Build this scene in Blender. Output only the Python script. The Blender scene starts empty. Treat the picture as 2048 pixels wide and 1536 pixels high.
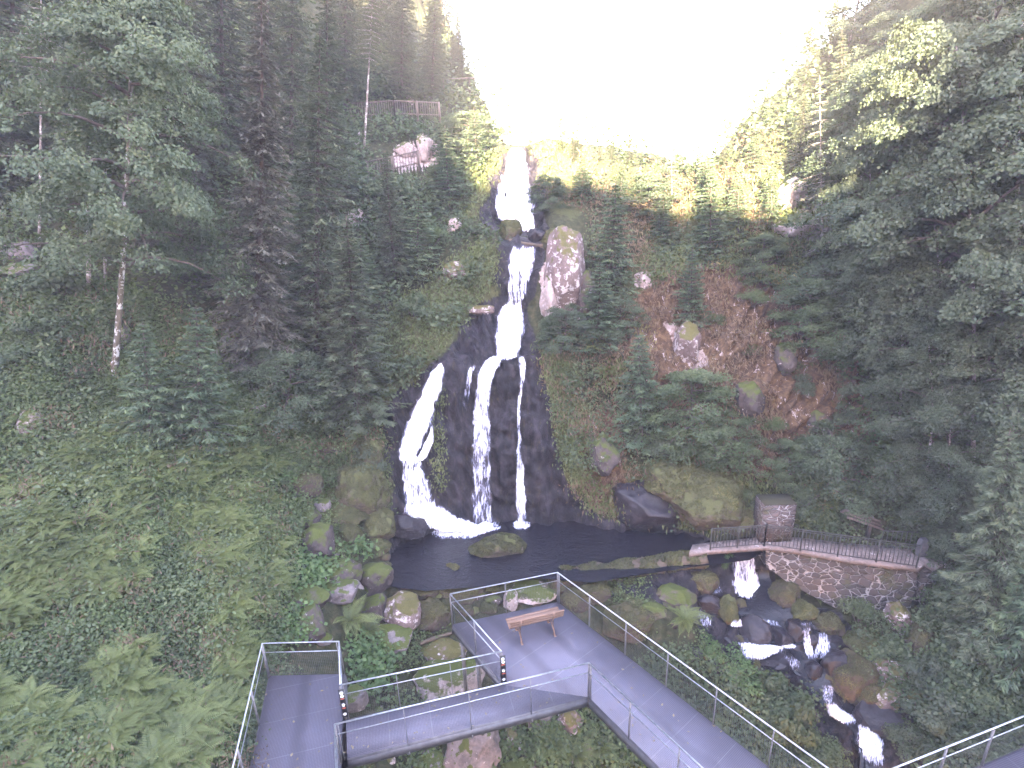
import bpy, bmesh, math, random
import numpy as np
from mathutils import Matrix, Vector
rad = math.radians
SC = bpy.context.scene
COL = SC.collection
# ------------------------------------------------------------------ camera
F, PITCH, ROLL, CAMZ = 1100.0, rad(19), rad(2), 12.0
sp, cp, sr, cr = math.sin(PITCH), math.cos(PITCH), math.sin(ROLL), math.cos(ROLL)
cam = bpy.data.cameras.new('camera')
cam.sensor_width = 36; cam.lens = F/2048*36; cam.clip_start = .1; cam.clip_end = 2000
camo = bpy.data.objects.new('camera', cam); COL.objects.link(camo)
ax = Vector((cr, -sr*sp, -sr*cp)); ay = Vector((sr, cr*sp, cr*cp)); az = Vector((0, -cp, sp))
camo.matrix_world = Matrix(((ax[0], ay[0], az[0], 0), (ax[1], ay[1], az[1], 0), (ax[2], ay[2], az[2], CAMZ), (0, 0, 0, 1)))
SC.camera = camo
# ------------------------------------------------------------------ light
SUN_EL = rad(14); SUN_TRAVEL = (.20, .98)       # horizontal travel of the light
wd = bpy.data.worlds.new('World'); SC.world = wd; wd.use_nodes = True
wn = wd.node_tree.nodes; wl = wd.node_tree.links
sky = wn.new('ShaderNodeTexSky'); sky.sky_type = 'NISHITA'; sky.sun_disc = False
sky.sun_elevation = SUN_EL; sky.sun_rotation = math.atan2(-SUN_TRAVEL[0], -SUN_TRAVEL[1])
sky.altitude = 700; sky.dust_density = 1.5; sky.air_density = 1.0
bg = wn['Background']; bg.inputs['Strength'].default_value = .115
tint = wn.new('ShaderNodeMix'); tint.data_type = 'RGBA'; tint.blend_type = 'MULTIPLY'; tint.inputs[0].default_value = 1; tint.inputs[7].default_value = (1.22, .975, .96, 1)
wl.new(sky.outputs[0], tint.inputs[6]); wl.new(tint.outputs[2], bg.inputs['Color'])
sun = bpy.data.lights.new('sun', 'SUN'); sun.energy = 5.0; sun.angle = rad(.5); sun.color = (1, .82, .58)
suno = bpy.data.objects.new('sun', sun); COL.objects.link(suno)
sd = Vector((SUN_TRAVEL[0]*math.cos(SUN_EL), SUN_TRAVEL[1]*math.cos(SUN_EL), -math.sin(SUN_EL)))
suno.rotation_euler = sd.to_track_quat('-Z', 'Y').to_euler()
SC.view_settings.view_transform = 'Standard'; SC.view_settings.look = 'None'
SC.view_settings.exposure = 4.9; SC.view_settings.gamma = 1
SC.cycles.max_bounces = 6; SC.cycles.transparent_max_bounces = 12; SC.cycles.volume_bounces = 0
SC.cycles.diffuse_bounces = 3; SC.cycles.glossy_bounces = 2
# ------------------------------------------------------------------ mapping
def ray(u, v):
    u = np.asarray(u, float); v = np.asarray(v, float)
    x = (u-1024)/F; y = (v-768)/F
    y2 = x*sr+y*cr
    return np.stack([x*cr-y*sr, cp-y2*sp, -(sp+y2*cp)], -1)
def atY(u, v, Y):
    d = ray(u, v); p = d*(np.asarray(Y)/d[..., 1])[..., None]; p[..., 2] += CAMZ; return p
def atZ(u, v, Z):
    d = ray(u, v); s = (Z-CAMZ)/d[..., 2]; p = d*s[..., None]; p[..., 2] += CAMZ; return p
# ------------------------------------------------------------------ noise
def _h(ix, iy, iz, seed):
    n = (ix.astype(np.int64)*374761393+iy.astype(np.int64)*668265263+iz.astype(np.int64)*2147483647+seed*1274126177) & 0xffffffff
    n = ((n ^ (n >> 13))*1274126177) & 0xffffffff
    n = ((n ^ (n >> 16))*2246822519) & 0xffffffff
    return ((n ^ (n >> 15)) & 0xffffff)/float(0xffffff)
def vnoise(P, s=1.0, seed=0):
    P = np.asarray(P, float)*s; i = np.floor(P); f = P-i; f = f*f*(3-2*f); i = i.astype(np.int64)
    r = 0
    for dx in (0, 1):
        wx = f[:, 0] if dx else 1-f[:, 0]
        for dy in (0, 1):
            wy = f[:, 1] if dy else 1-f[:, 1]
            for dz in (0, 1):
                wz = f[:, 2] if dz else 1-f[:, 2]
                r = r+wx*wy*wz*_h(i[:, 0]+dx, i[:, 1]+dy, i[:, 2]+dz, seed)
    return r*2-1
def fbm(P, s=1.0, o=4, seed=0, g=.5):
    a, t, w = 1.0, 0, 0
    for k in range(o):
        t = t+a*vnoise(P, s*2**k, seed+k); w += a; a *= g
    return t/w
# ------------------------------------------------------------------ mesh helpers
def mk(name, V, Fs, mat, parent=None, attrs=None, smooth=False, vattrs=None, link=True, cattrs=None):
    me = bpy.data.meshes.new(name); V = np.asarray(V, np.float32)
    if not isinstance(Fs, list): Fs = [Fs]
    Fs = [np.asarray(f, np.int32) for f in Fs if len(f)]
    me.vertices.add(len(V)); me.vertices.foreach_set('co', V.ravel())
    lt = np.concatenate([np.full(len(f), f.shape[1], np.int32) for f in Fs])
    li = np.concatenate([f.ravel() for f in Fs])
    ls = np.concatenate([[0], np.cumsum(lt)[:-1]]).astype(np.int32)
    me.loops.add(len(li)); me.loops.foreach_set('vertex_index', li)
    me.polygons.add(len(lt)); me.polygons.foreach_set('loop_start', ls); me.polygons.foreach_set('loop_total', lt)
    if smooth: me.polygons.foreach_set('use_smooth', np.ones(len(lt), bool))
    me.update(calc_edges=True)
    for k, a in (attrs or {}).items():
        at = me.attributes.new(k, 'FLOAT', 'FACE'); at.data.foreach_set('value', np.asarray(a, np.float32))
    for k, a in (vattrs or {}).items():
        at = me.attributes.new(k, 'FLOAT', 'POINT'); at.data.foreach_set('value', np.asarray(a, np.float32))
    for k, a in (cattrs or {}).items():
        at = me.attributes.new(k, 'FLOAT_COLOR', 'POINT'); at.data.foreach_set('color', np.asarray(a, np.float32).ravel())
    if mat is not None: me.materials.append(mat)
    ob = bpy.data.objects.new(name, me)
    if link: COL.objects.link(ob)
    if parent is not None: ob.parent = parent
    return ob
def tag(o, label=None, cat=None, group=None, kind=None):
    if label: o['label'] = label
    if cat: o['category'] = cat
    if group: o['group'] = group
    if kind: o['kind'] = kind
    return o
def empty(name, loc, rz=0, s=1, label=None, cat=None, group=None, rot=None):
    o = bpy.data.objects.new(name, None); COL.objects.link(o); o.location = loc
    o.rotation_euler = rot if rot else (0, 0, rz); o.scale = (s, s, s) if not hasattr(s, '__len__') else s
    o.empty_display_size = .2
    return tag(o, label, cat, group)
def addkids(src, root):
    for ch in src:
        c = bpy.data.objects.new(ch[0], ch[1]); COL.objects.link(c); c.parent = root
        if len(ch) > 2 and ch[2]:
            for q in ch[2]:
                g = bpy.data.objects.new(q[0], q[1]); COL.objects.link(g); g.parent = c
class MB:
    """collects boxes, tubes, quads into one mesh"""
    def __init__(s): s.V = []; s.F4 = []; s.F3 = []; s.n = 0
    def add(s, V, F4=None, F3=None):
        V = np.asarray(V, float); 
        if F4 is not None and len(F4): s.F4.append(np.asarray(F4)+s.n)
        if F3 is not None and len(F3): s.F3.append(np.asarray(F3)+s.n)
        s.V.append(V); s.n += len(V)
    def box(s, c, size, R=None):
        h = np.array(size)/2; v = np.array([[x, y, z] for x in (-1, 1) for y in (-1, 1) for z in (-1, 1)])*h
        if R is not None: v = v@np.asarray(R).T
        s.add(v+np.asarray(c), [[0, 1, 3, 2], [4, 6, 7, 5], [0, 4, 5, 1], [2, 3, 7, 6], [0, 2, 6, 4], [1, 5, 7, 3]])
    def bar(s, a, b, w, h=None, up=(0, 0, 1)):
        a = np.asarray(a, float); b = np.asarray(b, float); d = b-a; L = np.linalg.norm(d); d = d/L
        up = np.asarray(up, float)
        if abs(d@up) > .97: up = np.array([1., 0, 0])
        x = np.cross(d, up); x /= np.linalg.norm(x); z = np.cross(x, d)
        s.box((a+b)/2, (w, L, h or w), np.stack([x, d, z], 1))
    def tube(s, pts, r, n=8, cap=True):
        V, Q, T = tube(pts, r, n, cap); s.add(V, Q, T)
    def prism(s, poly, z0, z1):
        n = len(poly); p = np.asarray(poly, float)
        V = np.concatenate([np.c_[p, np.full(n, z0)], np.c_[p, np.full(n, z1)]])
        s.add(V, [[i, (i+1) % n, n+(i+1) % n, n+i] for i in range(n)])
        if n == 4: s.F4.append(np.array([[3, 2, 1, 0], [4, 5, 6, 7]])+s.n-len(V))
        else:
            s.F3.append(np.array([[0, i+1, i] for i in range(1, n-1)]+[[n, n+i, n+i+1] for i in range(1, n-1)])+s.n-len(V))
    def build(s, name, mat, parent=None, smooth=False, link=True, **k):
        Fs = []
        if s.F4: Fs.append(np.concatenate(s.F4))
        if s.F3: Fs.append(np.concatenate(s.F3))
        return mk(name, np.concatenate(s.V), Fs, mat, parent, smooth=smooth, link=link, **k)
def tube(pts, r, n=8, cap=True):
    pts = np.asarray(pts, float); m = len(pts); r = np.broadcast_to(np.asarray(r, float), (m,))
    t = np.gradient(pts, axis=0); t /= np.linalg.norm(t, axis=1)[:, None]+1e-9
    ref = np.array([0, 0, 1.]) if abs(t[0, 2]) < .9 else np.array([1., 0, 0])
    V = []
    a = np.linspace(0, 2*math.pi, n, endpoint=False)
    for i in range(m):
        x = np.cross(t[i], ref); x /= np.linalg.norm(x)+1e-9; y = np.cross(x, t[i]); ref = ref if i == 0 else ref
        V.append(pts[i]+r[i]*(np.cos(a)[:, None]*x+np.sin(a)[:, None]*y))
    V = np.concatenate(V)
    i, j = np.meshgrid(np.arange(m-1), np.arange(n), indexing='ij'); i = i.ravel(); j = j.ravel(); k = (j+1) % n
    Q = np.stack([i*n+j, i*n+k, (i+1)*n+k, (i+1)*n+j], 1)
    T = None
    if cap:
        T = np.array([[0, q+1, q] for q in range(1, n-1)]+[[(m-1)*n, (m-1)*n+q, (m-1)*n+q+1] for q in range(1, n-1)])
    return V, Q, T
def inpoly(x, y, poly):
    poly = np.asarray(poly, float); r = np.zeros(np.shape(x), bool); n = len(poly)
    for i in range(n):
        x1, y1 = poly[i]; x2, y2 = poly[(i+1) % n]
        if y1 == y2: continue
        c = ((y1 > y) != (y2 > y)) & (x < (x2-x1)*(y-y1)/(y2-y1)+x1); r ^= c
    return r
# ------------------------------------------------------------------ materials
def nmat(name):
    m = bpy.data.materials.new(name); m.use_nodes = True; nt = m.node_tree
    for n in list(nt.nodes): nt.nodes.remove(n)
    o = nt.nodes.new('ShaderNodeOutputMaterial'); return m, nt, o
def N(nt, t, **k):
    n = nt.nodes.new(t)
    for a, b in k.items():
        if a in ('i',):
            for q, w in b.items(): n.inputs[q].default_value = w
        else: setattr(n, a, b)
    return n
def ramp(nt, src, stops):
    r = nt.nodes.new('ShaderNodeValToRGB'); e = r.color_ramp.elements
    while len(e) < len(stops): e.new(.5)
    for k, (p, c) in enumerate(stops):
        e[k].position = p; e[k].color = (c if hasattr(c, '__len__') else (c, c, c))+(1,) if not (hasattr(c, '__len__') and len(c) == 4) else c
    nt.links.new(src, r.inputs[0]); return r.outputs[0]
def mixc(nt, f, a, b):
    m = nt.nodes.new('ShaderNodeMix'); m.data_type = 'RGBA'
    for s, v in ((m.inputs[0], f), (m.inputs[6], a), (m.inputs[7], b)):
        if hasattr(v, 'is_output'): nt.links.new(v, s)
        elif hasattr(v, '__len__'): s.default_value = tuple(v)+(1,)
        else: s.default_value = v
    return m.outputs[2]
def math_(nt, op, a, b=None, clamp=False):
    m = nt.nodes.new('ShaderNodeMath'); m.operation = op; m.use_clamp = clamp
    for s, v in ((m.inputs[0], a), (m.inputs[1], b)):
        if v is None: continue
        if hasattr(v, 'is_output'): nt.links.new(v, s)
        else: s.default_value = v
    return m.outputs[0]
def noise(nt, vec, scale, detail=4, rough=.55, dist=0):
    n = N(nt, 'ShaderNodeTexNoise', i={'Scale': scale, 'Detail': detail, 'Roughness': rough, 'Distortion': dist})
    if vec is not None: nt.links.new(vec, n.inputs['Vector'])
    return n.outputs['Fac']
def principled(nt, out, **k):
    b = nt.nodes.new('ShaderNodeBsdfPrincipled')
    for a, v in k.items():
        if hasattr(v, 'is_output'): nt.links.new(v, b.inputs[a])
        elif hasattr(v, '__len__'): b.inputs[a].default_value = tuple(v)+(1,)
        else: b.inputs[a].default_value = v
    nt.links.new(b.outputs[0], out.inputs['Surface']); return b
def bump(nt, h, strength=.4, dist=.05):
    b = N(nt, 'ShaderNodeBump', i={'Strength': strength, 'Distance': dist}); nt.links.new(h, b.inputs['Height']); return b.outputs[0]
def leafmat(name, dark, light, tip=None, trans=.3, tint=.0):
    m, nt, o = nmat(name)
    at = N(nt, 'ShaderNodeAttribute', attribute_name='var')
    oi = N(nt, 'ShaderNodeObjectInfo')
    geo = N(nt, 'ShaderNodeNewGeometry')
    nz = noise(nt, geo.outputs['Position'], .9, 2)
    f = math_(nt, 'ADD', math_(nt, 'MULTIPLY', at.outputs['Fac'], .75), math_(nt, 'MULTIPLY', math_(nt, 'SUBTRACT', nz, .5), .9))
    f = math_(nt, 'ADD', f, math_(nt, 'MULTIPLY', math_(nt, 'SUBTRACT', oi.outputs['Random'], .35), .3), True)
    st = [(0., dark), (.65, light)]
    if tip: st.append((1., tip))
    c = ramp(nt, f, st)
    d = N(nt, 'ShaderNodeBsdfDiffuse'); t = N(nt, 'ShaderNodeBsdfTranslucent'); g = N(nt, 'ShaderNodeBsdfGlossy', i={'Roughness': .55})
    nt.links.new(c, d.inputs[0])
    tc = mixc(nt, .5, c, (light[0]*1.6, light[1]*1.5, light[2]*.6)); nt.links.new(tc, t.inputs[0])
    g.inputs[0].default_value = (.9, .95, 1, 1)
    mx = N(nt, 'ShaderNodeMixShader', i={0: trans}); nt.links.new(d.outputs[0], mx.inputs[1]); nt.links.new(t.outputs[0], mx.inputs[2])
    m2 = N(nt, 'ShaderNodeMixShader', i={0: .025}); nt.links.new(mx.outputs[0], m2.inputs[1]); nt.links.new(g.outputs[0], m2.inputs[2])
    nt.links.new(m2.outputs[0], o.inputs['Surface']); return m
M = {}
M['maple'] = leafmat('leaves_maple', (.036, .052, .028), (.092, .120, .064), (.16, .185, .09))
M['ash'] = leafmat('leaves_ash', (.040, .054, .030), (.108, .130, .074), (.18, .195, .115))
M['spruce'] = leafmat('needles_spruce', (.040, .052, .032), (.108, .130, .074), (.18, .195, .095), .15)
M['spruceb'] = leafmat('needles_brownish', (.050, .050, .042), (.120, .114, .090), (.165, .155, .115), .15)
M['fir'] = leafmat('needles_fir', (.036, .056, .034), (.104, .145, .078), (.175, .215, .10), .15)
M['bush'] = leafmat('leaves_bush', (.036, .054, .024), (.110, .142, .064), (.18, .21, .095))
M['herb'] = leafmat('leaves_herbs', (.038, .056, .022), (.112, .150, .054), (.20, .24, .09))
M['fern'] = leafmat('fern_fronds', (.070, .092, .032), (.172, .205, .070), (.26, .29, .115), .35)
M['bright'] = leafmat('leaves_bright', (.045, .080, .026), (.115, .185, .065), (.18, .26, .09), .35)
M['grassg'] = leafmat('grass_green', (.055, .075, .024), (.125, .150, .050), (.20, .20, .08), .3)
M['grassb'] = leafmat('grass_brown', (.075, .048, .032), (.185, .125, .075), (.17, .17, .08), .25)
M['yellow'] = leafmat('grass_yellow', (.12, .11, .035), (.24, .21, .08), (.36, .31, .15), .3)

def barkmat(name, a, b, patch=None, sc=6):
    m, nt, o = nmat(name); tc = N(nt, 'ShaderNodeTexCoord'); mp = N(nt, 'ShaderNodeMapping', i={'Scale': (1, 1, .35)})
    nt.links.new(tc.outputs['Object'], mp.inputs[0]); n = noise(nt, mp.outputs[0], sc, 5, .65)
    c = ramp(nt, n, [(.3, a), (.7, b)])
    if patch:
        n2 = noise(nt, tc.outputs['Object'], 3.2, 4, .6); c = mixc(nt, ramp(nt, n2, [(.52, 0.), (.58, 1.)]), c, patch)
    principled(nt, o, **{'Base Color': c, 'Roughness': .9, 'Normal': bump(nt, n, .7, .03)}); return m
M['bark'] = barkmat('bark_brown', (.05, .035, .028), (.13, .10, .085))
M['barkp'] = barkmat('bark_pale', (.12, .09, .08), (.30, .25, .23), (.50, .46, .45))
M['barkm'] = barkmat('bark_lichen', (.07, .055, .04), (.17, .14, .11), (.55, .53, .52))

def rockmat(name, a, b, moss=(.07, .085, .02), mossamt=.5, lichen=0., rough=.85, wet=0, spec=.3, sc=1.0):
    m, nt, o = nmat(name); tc = N(nt, 'ShaderNodeTexCoord'); oi = N(nt, 'ShaderNodeObjectInfo')
    va = N(nt, 'ShaderNodeVectorMath', operation='ADD'); nt.links.new(tc.outputs['Object'], va.inputs[0])
    cx = N(nt, 'ShaderNodeCombineXYZ'); sc_ = math_(nt, 'MULTIPLY', oi.outputs['Random'], 57.)
    for k in range(3): nt.links.new(sc_, cx.inputs[k])
    nt.links.new(cx.outputs[0], va.inputs[1]); v = va.outputs[0]
    n1 = noise(nt, v, 1.6*sc, 6, .62); n2 = noise(nt, v, 9*sc, 4, .6)
    c = ramp(nt, n1, [(.32, a), (.68, b)])
    c = mixc(nt, ramp(nt, n2, [(.45, 0.), (.75, .55)]), c, (b[0]*1.5, b[1]*1.4, b[2]*1.4))
    if lichen > 0:
        n3 = noise(nt, v, 3.4*sc, 6, .72, .4); lo = .66-.16*lichen
        c = mixc(nt, ramp(nt, n3, [(lo, 0.), (lo+.03, 1.)]), c, (.52, .46, .47))
    geo = N(nt, 'ShaderNodeNewGeometry'); sx = N(nt, 'ShaderNodeSeparateXYZ'); nt.links.new(geo.outputs['Normal'], sx.inputs[0])
    n4 = noise(nt, v, 2.3*sc, 5, .65)
    f = math_(nt, 'ADD', math_(nt, 'MULTIPLY', sx.outputs['Z'], .45), math_(nt, 'MULTIPLY', n4, 1.3))
    f = ramp(nt, f, [(1.12-mossamt*.75, 0.), (1.32-mossamt*.75, 1.)])
    n5 = noise(nt, v, 30, 3, .7)
    mc = mixc(nt, n5, (moss[0]*.45, moss[1]*.5, moss[2]*.5), (moss[0]*1.5, moss[1]*1.45, moss[2]*1.5))
    c = mixc(nt, f, c, mc)
    hh = math_(nt, 'ADD', math_(nt, 'MULTIPLY', n2, .5), math_(nt, 'MULTIPLY', n5, .35))
    principled(nt, o, **{'Base Color': c, 'Roughness': rough, 'Specular IOR Level': spec, 'Normal': bump(nt, hh, .8, .05)}); return m
M['rock_brown'] = rockmat('rock_brown', (.034, .027, .028), (.095, .075, .072), mossamt=.42, lichen=.2)
M['rock_moss'] = rockmat('rock_mossy', (.05, .042, .03), (.12, .10, .07), moss=(.085, .090, .034), mossamt=.68)
M['rock_rust'] = rockmat('rock_rusty_moss', (.034, .027, .024), (.085, .064, .052), moss=(.070, .060, .026), mossamt=.45)
M['rock_wet'] = rockmat('rock_wet', (.007, .006, .009), (.030, .026, .034), mossamt=.10, rough=.36, spec=.35)
M['rock_pale'] = rockmat('rock_pale', (.22, .175, .17), (.40, .33, .325), mossamt=.34, lichen=.5)
M['rock_grey'] = rockmat('rock_grey', (.075, .064, .066), (.20, .17, .172), mossamt=.22, lichen=.15)
M['rock_mid'] = rockmat('rock_mauve', (.10, .07, .068), (.20, .15, .145), moss=(.10, .09, .03), mossamt=.35, lichen=.75)

# ground sheet material: zones painted as vertex colours are kinds of surface (wet rock, moss, red cliff)
def groundmat():
    m, nt, o = nmat('ground_mix'); tc = N(nt, 'ShaderNodeTexCoord'); v = tc.outputs['Object']
    at = N(nt, 'ShaderNodeAttribute', attribute_name='zone'); s = N(nt, 'ShaderNodeSeparateColor'); nt.links.new(at.outputs['Color'], s.inputs[0])
    pale = at.outputs['Alpha']
    n1 = noise(nt, v, .8, 6, .6); n2 = noise(nt, v, 4., 6, .65); n3 = noise(nt, v, 22., 3, .7)
    base = ramp(nt, n2, [(.3, (.022, .020, .014)), (.5, (.040, .046, .020)), (.7, (.085, .070, .040))])
    moss = mixc(nt, n1, (.055, .070, .026), (.115, .108, .048)); moss = mixc(nt, ramp(nt, n3, [(.3, .55), (.6, 0.)]), moss, (.022, .026, .010))
    red = ramp(nt, n2, [(.3, (.034, .023, .018)), (.5, (.105, .066, .042)), (.62, (.165, .105, .058)), (.75, (.10, .095, .045))])
    mp = N(nt, 'ShaderNodeMapping', i={'Rotation': (0, rad(22), 0), 'Scale': (2.6, 1.2, .9)}); nt.links.new(v, mp.inputs[0])
    n4 = noise(nt, mp.outputs[0], 1.5, 8, .78, .6)
    red = mixc(nt, ramp(nt, n4, [(.59, 0.), (.61, 1.)]), red, (.50, .42, .42))
    mp2 = N(nt, 'ShaderNodeMapping', i={'Scale': (1.5, 1.5, .5)}); nt.links.new(v, mp2.inputs[0])
    n5 = noise(nt, mp2.outputs[0], 2.2, 6, .65)
    wet = ramp(nt, n5, [(.3, (.004, .004, .006)), (.5, (.014, .012, .017)), (.72, (.055, .045, .056))])
    wet = mixc(nt, ramp(nt, noise(nt, mp2.outputs[0], 3.7, 6, .7), [(.56, 0.), (.66, .75)]), wet, (.050, .040, .022)); wet = mixc(nt, ramp(nt, noise(nt, mp2.outputs[0], 6.1, 5, .7), [(.62, 0.), (.68, .8)]), wet, (.07, .058, .075))
    pr = ramp(nt, n2, [(.35, (.12, .08, .07)), (.5, (.36, .29, .28)), (.7, (.55, .47, .46))])
    def w(ch, k=.55): # noisy edge
        e = math_(nt, 'ADD', ch, math_(nt, 'MULTIPLY', math_(nt, 'SUBTRACT', n2, .5), k))
        return ramp(nt, e, [(.42, 0.), (.58, 1.)])
    c = mixc(nt, w(s.outputs[1], 1.2), base, moss); c = mixc(nt, w(s.outputs[2], 1.3), c, red); c = mixc(nt, w(s.outputs[0], .5), c, wet)
    c = mixc(nt, w(pale, .8), c, pr)
    ro = math_(nt, 'SUBTRACT', .92, math_(nt, 'MULTIPLY', w(s.outputs[0], .5), .52))
    hh = math_(nt, 'ADD', math_(nt, 'MULTIPLY', n2, .8), math_(nt, 'MULTIPLY', n3, .3))
    principled(nt, o, **{'Base Color': c, 'Roughness': ro, 'Specular IOR Level': .22, 'Normal': bump(nt, hh, .9, .12)}); return m
M['ground'] = groundmat()

def metal(name, c, rough, met=.6, sc=14, dirt=.35):
    m, nt, o = nmat(name); tc = N(nt, 'ShaderNodeTexCoord'); n = noise(nt, tc.outputs['Object'], sc, 5, .6)
    cc = ramp(nt, n, [(.35, (c[0]*(1-dirt), c[1]*(1-dirt), c[2]*(1-dirt))), (.65, c)])
    principled(nt, o, **{'Base Color': cc, 'Roughness': rough, 'Metallic': met}); return m
M['rail'] = metal('galvanised_handrail', (.50, .52, .57), .36, .75)
M['post'] = metal('galvanised_post', (.22, .21, .22), .5, .5)
M['beam'] = metal('weathered_steel_beam', (.15, .145, .16), .55, .4, 5)
M['iron'] = metal('dark_iron', (.09, .09, .085), .6, .3)
def deckmat():
    m, nt, o = nmat('deck_grating'); tc = N(nt, 'ShaderNodeTexCoord'); v = tc.outputs['Object']
    n1 = noise(nt, v, .8, 5, .6); n2 = noise(nt, v, 40, 2, .5)
    sx = N(nt, 'ShaderNodeSeparateXYZ'); nt.links.new(v, sx.inputs[0])
    # along = x axis of the object: panel joints every 1 m, bars across
    def lines(ch, per, wd):
        a = math_(nt, 'DIVIDE', ch, per); a = math_(nt, 'FRACT', a); a = math_(nt, 'LESS_THAN', a, wd/per); return a
    j = lines(sx.outputs[0], 1.0, .018); j2 = lines(sx.outputs[0], .034, .012); j3 = lines(sx.outputs[1], .034, .012)
    c = ramp(nt, n1, [(.25, (.145, .134, .176)), (.75, (.215, .200, .262))])
    c = mixc(nt, math_(nt, 'MULTIPLY', math_(nt, 'MAXIMUM', j2, j3), .55), c, (.03, .03, .035))
    c = mixc(nt, math_(nt, 'MULTIPLY', j, .45), c, (.26, .26, .28))
    wv = math_(nt, 'SINE', math_(nt, 'ADD', math_(nt, 'MULTIPLY', sx.outputs[1], 6.1), math_(nt, 'MULTIPLY', n1, 2.5))); c = mixc(nt, math_(nt, 'MULTIPLY', math_(nt, 'MAXIMUM', math_(nt, 'SUBTRACT', wv, .35), 0.), .75, True), c, (.065, .060, .078))
    n3 = noise(nt, v, 7, 4, .7); c = mixc(nt, ramp(nt, n3, [(.66, 0.), (.72, .5)]), c, (.06, .058, .05))
    n4 = noise(nt, v, 26, 3, .5); c = mixc(nt, ramp(nt, n4, [(.735, 0.), (.745, .8)]), c, (.30, .29, .26))
    principled(nt, o, **{'Base Color': c, 'Roughness': .55, 'Metallic': .25, 'Normal': bump(nt, n2, .3, .01)}); return m
M['deck'] = deckmat()
def netmat():
    m, nt, o = nmat('wire_mesh'); tc = N(nt, 'ShaderNodeTexCoord'); sx = N(nt, 'ShaderNodeSeparateXYZ'); nt.links.new(tc.outputs['Object'], sx.inputs[0])
    def l(ch):
        a = math_(nt, 'FRACT', math_(nt, 'DIVIDE', ch, .05)); return math_(nt, 'LESS_THAN', a, .035)
    f = math_(nt, 'MAXIMUM', l(sx.outputs[0]), l(sx.outputs[2]))
    b = N(nt, 'ShaderNodeBsdfPrincipled', i={'Base Color': (.13, .13, .14, 1), 'Roughness': .5, 'Metallic': .4}); t = N(nt, 'ShaderNodeBsdfTransparent')
    mx = N(nt, 'ShaderNodeMixShader'); nt.links.new(f, mx.inputs[0]); nt.links.new(t.outputs[0], mx.inputs[1]); nt.links.new(b.outputs[0], mx.inputs[2])
    nt.links.new(mx.outputs[0], o.inputs['Surface']); return m
M['net'] = netmat()
def woodmat(name, a, b, sc=(1, 12, 12)):
    m, nt, o = nmat(name); tc = N(nt, 'ShaderNodeTexCoord'); mp = N(nt, 'ShaderNodeMapping', i={'Scale': sc}); nt.links.new(tc.outputs['Object'], mp.inputs[0])
    n = noise(nt, mp.outputs[0], 2.5, 6, .6); c = ramp(nt, n, [(.3, a), (.7, b)])
    principled(nt, o, **{'Base Color': c, 'Roughness': .75, 'Normal': bump(nt, n, .4, .01)}); return m
M['bench'] = woodmat('bench_wood', (.17, .10, .07), (.29, .185, .135))
M['log'] = woodmat('log_bark', (.045, .032, .022), (.13, .095, .065), (.6, 5, 5))
M['paleplank'] = woodmat('bare_wood', (.22, .17, .15), (.42, .36, .33))
M['fence'] = woodmat('fence_wood', (.07, .052, .045), (.17, .135, .115), (6, 6, 1))
def flat(name, c, rough=.6):
    m, nt, o = nmat(name); tc = N(nt, 'ShaderNodeTexCoord'); n = noise(nt, tc.outputs['Object'], 25, 3)
    principled(nt, o, **{'Base Color': mixc(nt, n, tuple(q*.8 for q in c), tuple(min(1, q*1.15) for q in c)), 'Roughness': rough}); return m
M['signblack'] = flat('sign_black', (.015, .015, .017), .4)
M['signwhite'] = flat('sign_white', (.85, .85, .85), .4)
M['signred'] = flat('sign_red', (.45, .10, .06), .5)
def masonry(name, sx, mortar=(.42, .35, .33), a=(.045, .032, .03), b=(.13, .085, .075), thr=.045):
    m, nt, o = nmat(name); tc = N(nt, 'ShaderNodeTexCoord'); mp = N(nt, 'ShaderNodeMapping', i={'Scale': sx}); nt.links.new(tc.outputs['Object'], mp.inputs[0])
    nz = N(nt, 'ShaderNodeTexNoise', i={'Scale': 1.8, 'Detail': 3}); nt.links.new(mp.outputs[0], nz.inputs['Vector'])
    vm = N(nt, 'ShaderNodeVectorMath', operation='MULTIPLY_ADD'); nt.links.new(nz.outputs['Color'], vm.inputs[0]); vm.inputs[1].default_value = (.35, .35, .35); nt.links.new(mp.outputs[0], vm.inputs[2])
    vo = N(nt, 'ShaderNodeTexVoronoi', feature='DISTANCE_TO_EDGE', i={'Scale': 1.0}); nt.links.new(vm.outputs[0], vo.inputs['Vector'])
    vc = N(nt, 'ShaderNodeTexVoronoi', i={'Scale': 1.0}); nt.links.new(vm.outputs[0], vc.inputs['Vector'])
    n2 = noise(nt, tc.outputs['Object'], 2.0, 5, .7)
    st = mixc(nt, noise(nt, tc.outputs['Object'], 7, 5, .6), a, b); st = mixc(nt, .35, st, mixc(nt, vc.outputs['Color'], (.03, .025, .025), (.16, .12, .11)))
    f = ramp(nt, vo.outputs['Distance'], [(thr, 1.), (thr+.02, 0.)])
    f = math_(nt, 'MULTIPLY', f, ramp(nt, n2, [(.38, 0.), (.52, 1.)]))
    c = mixc(nt, f, st, mortar)
    n3 = noise(nt, tc.outputs['Object'], 1.3, 4, .6); c = mixc(nt, ramp(nt, n3, [(.55, 0.), (.66, .8)]), c, (.07, .07, .025))
    h = ramp(nt, vo.outputs['Distance'], [(0., 0.), (.12, 1.)])
    principled(nt, o, **{'Base Color': c, 'Roughness': .85, 'Normal': bump(nt, h, 1., .06)}); return m
M['wall'] = masonry('rubble_masonry', (3.0, 3.0, 4.2), (.36, .325, .325), (.028, .026, .028), (.070, .060, .060))
M['pillar'] = masonry('block_masonry', (2.6, 2.6, 4.6), (.40, .37, .37), (.075, .055, .055), (.17, .125, .122), .03)
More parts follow.
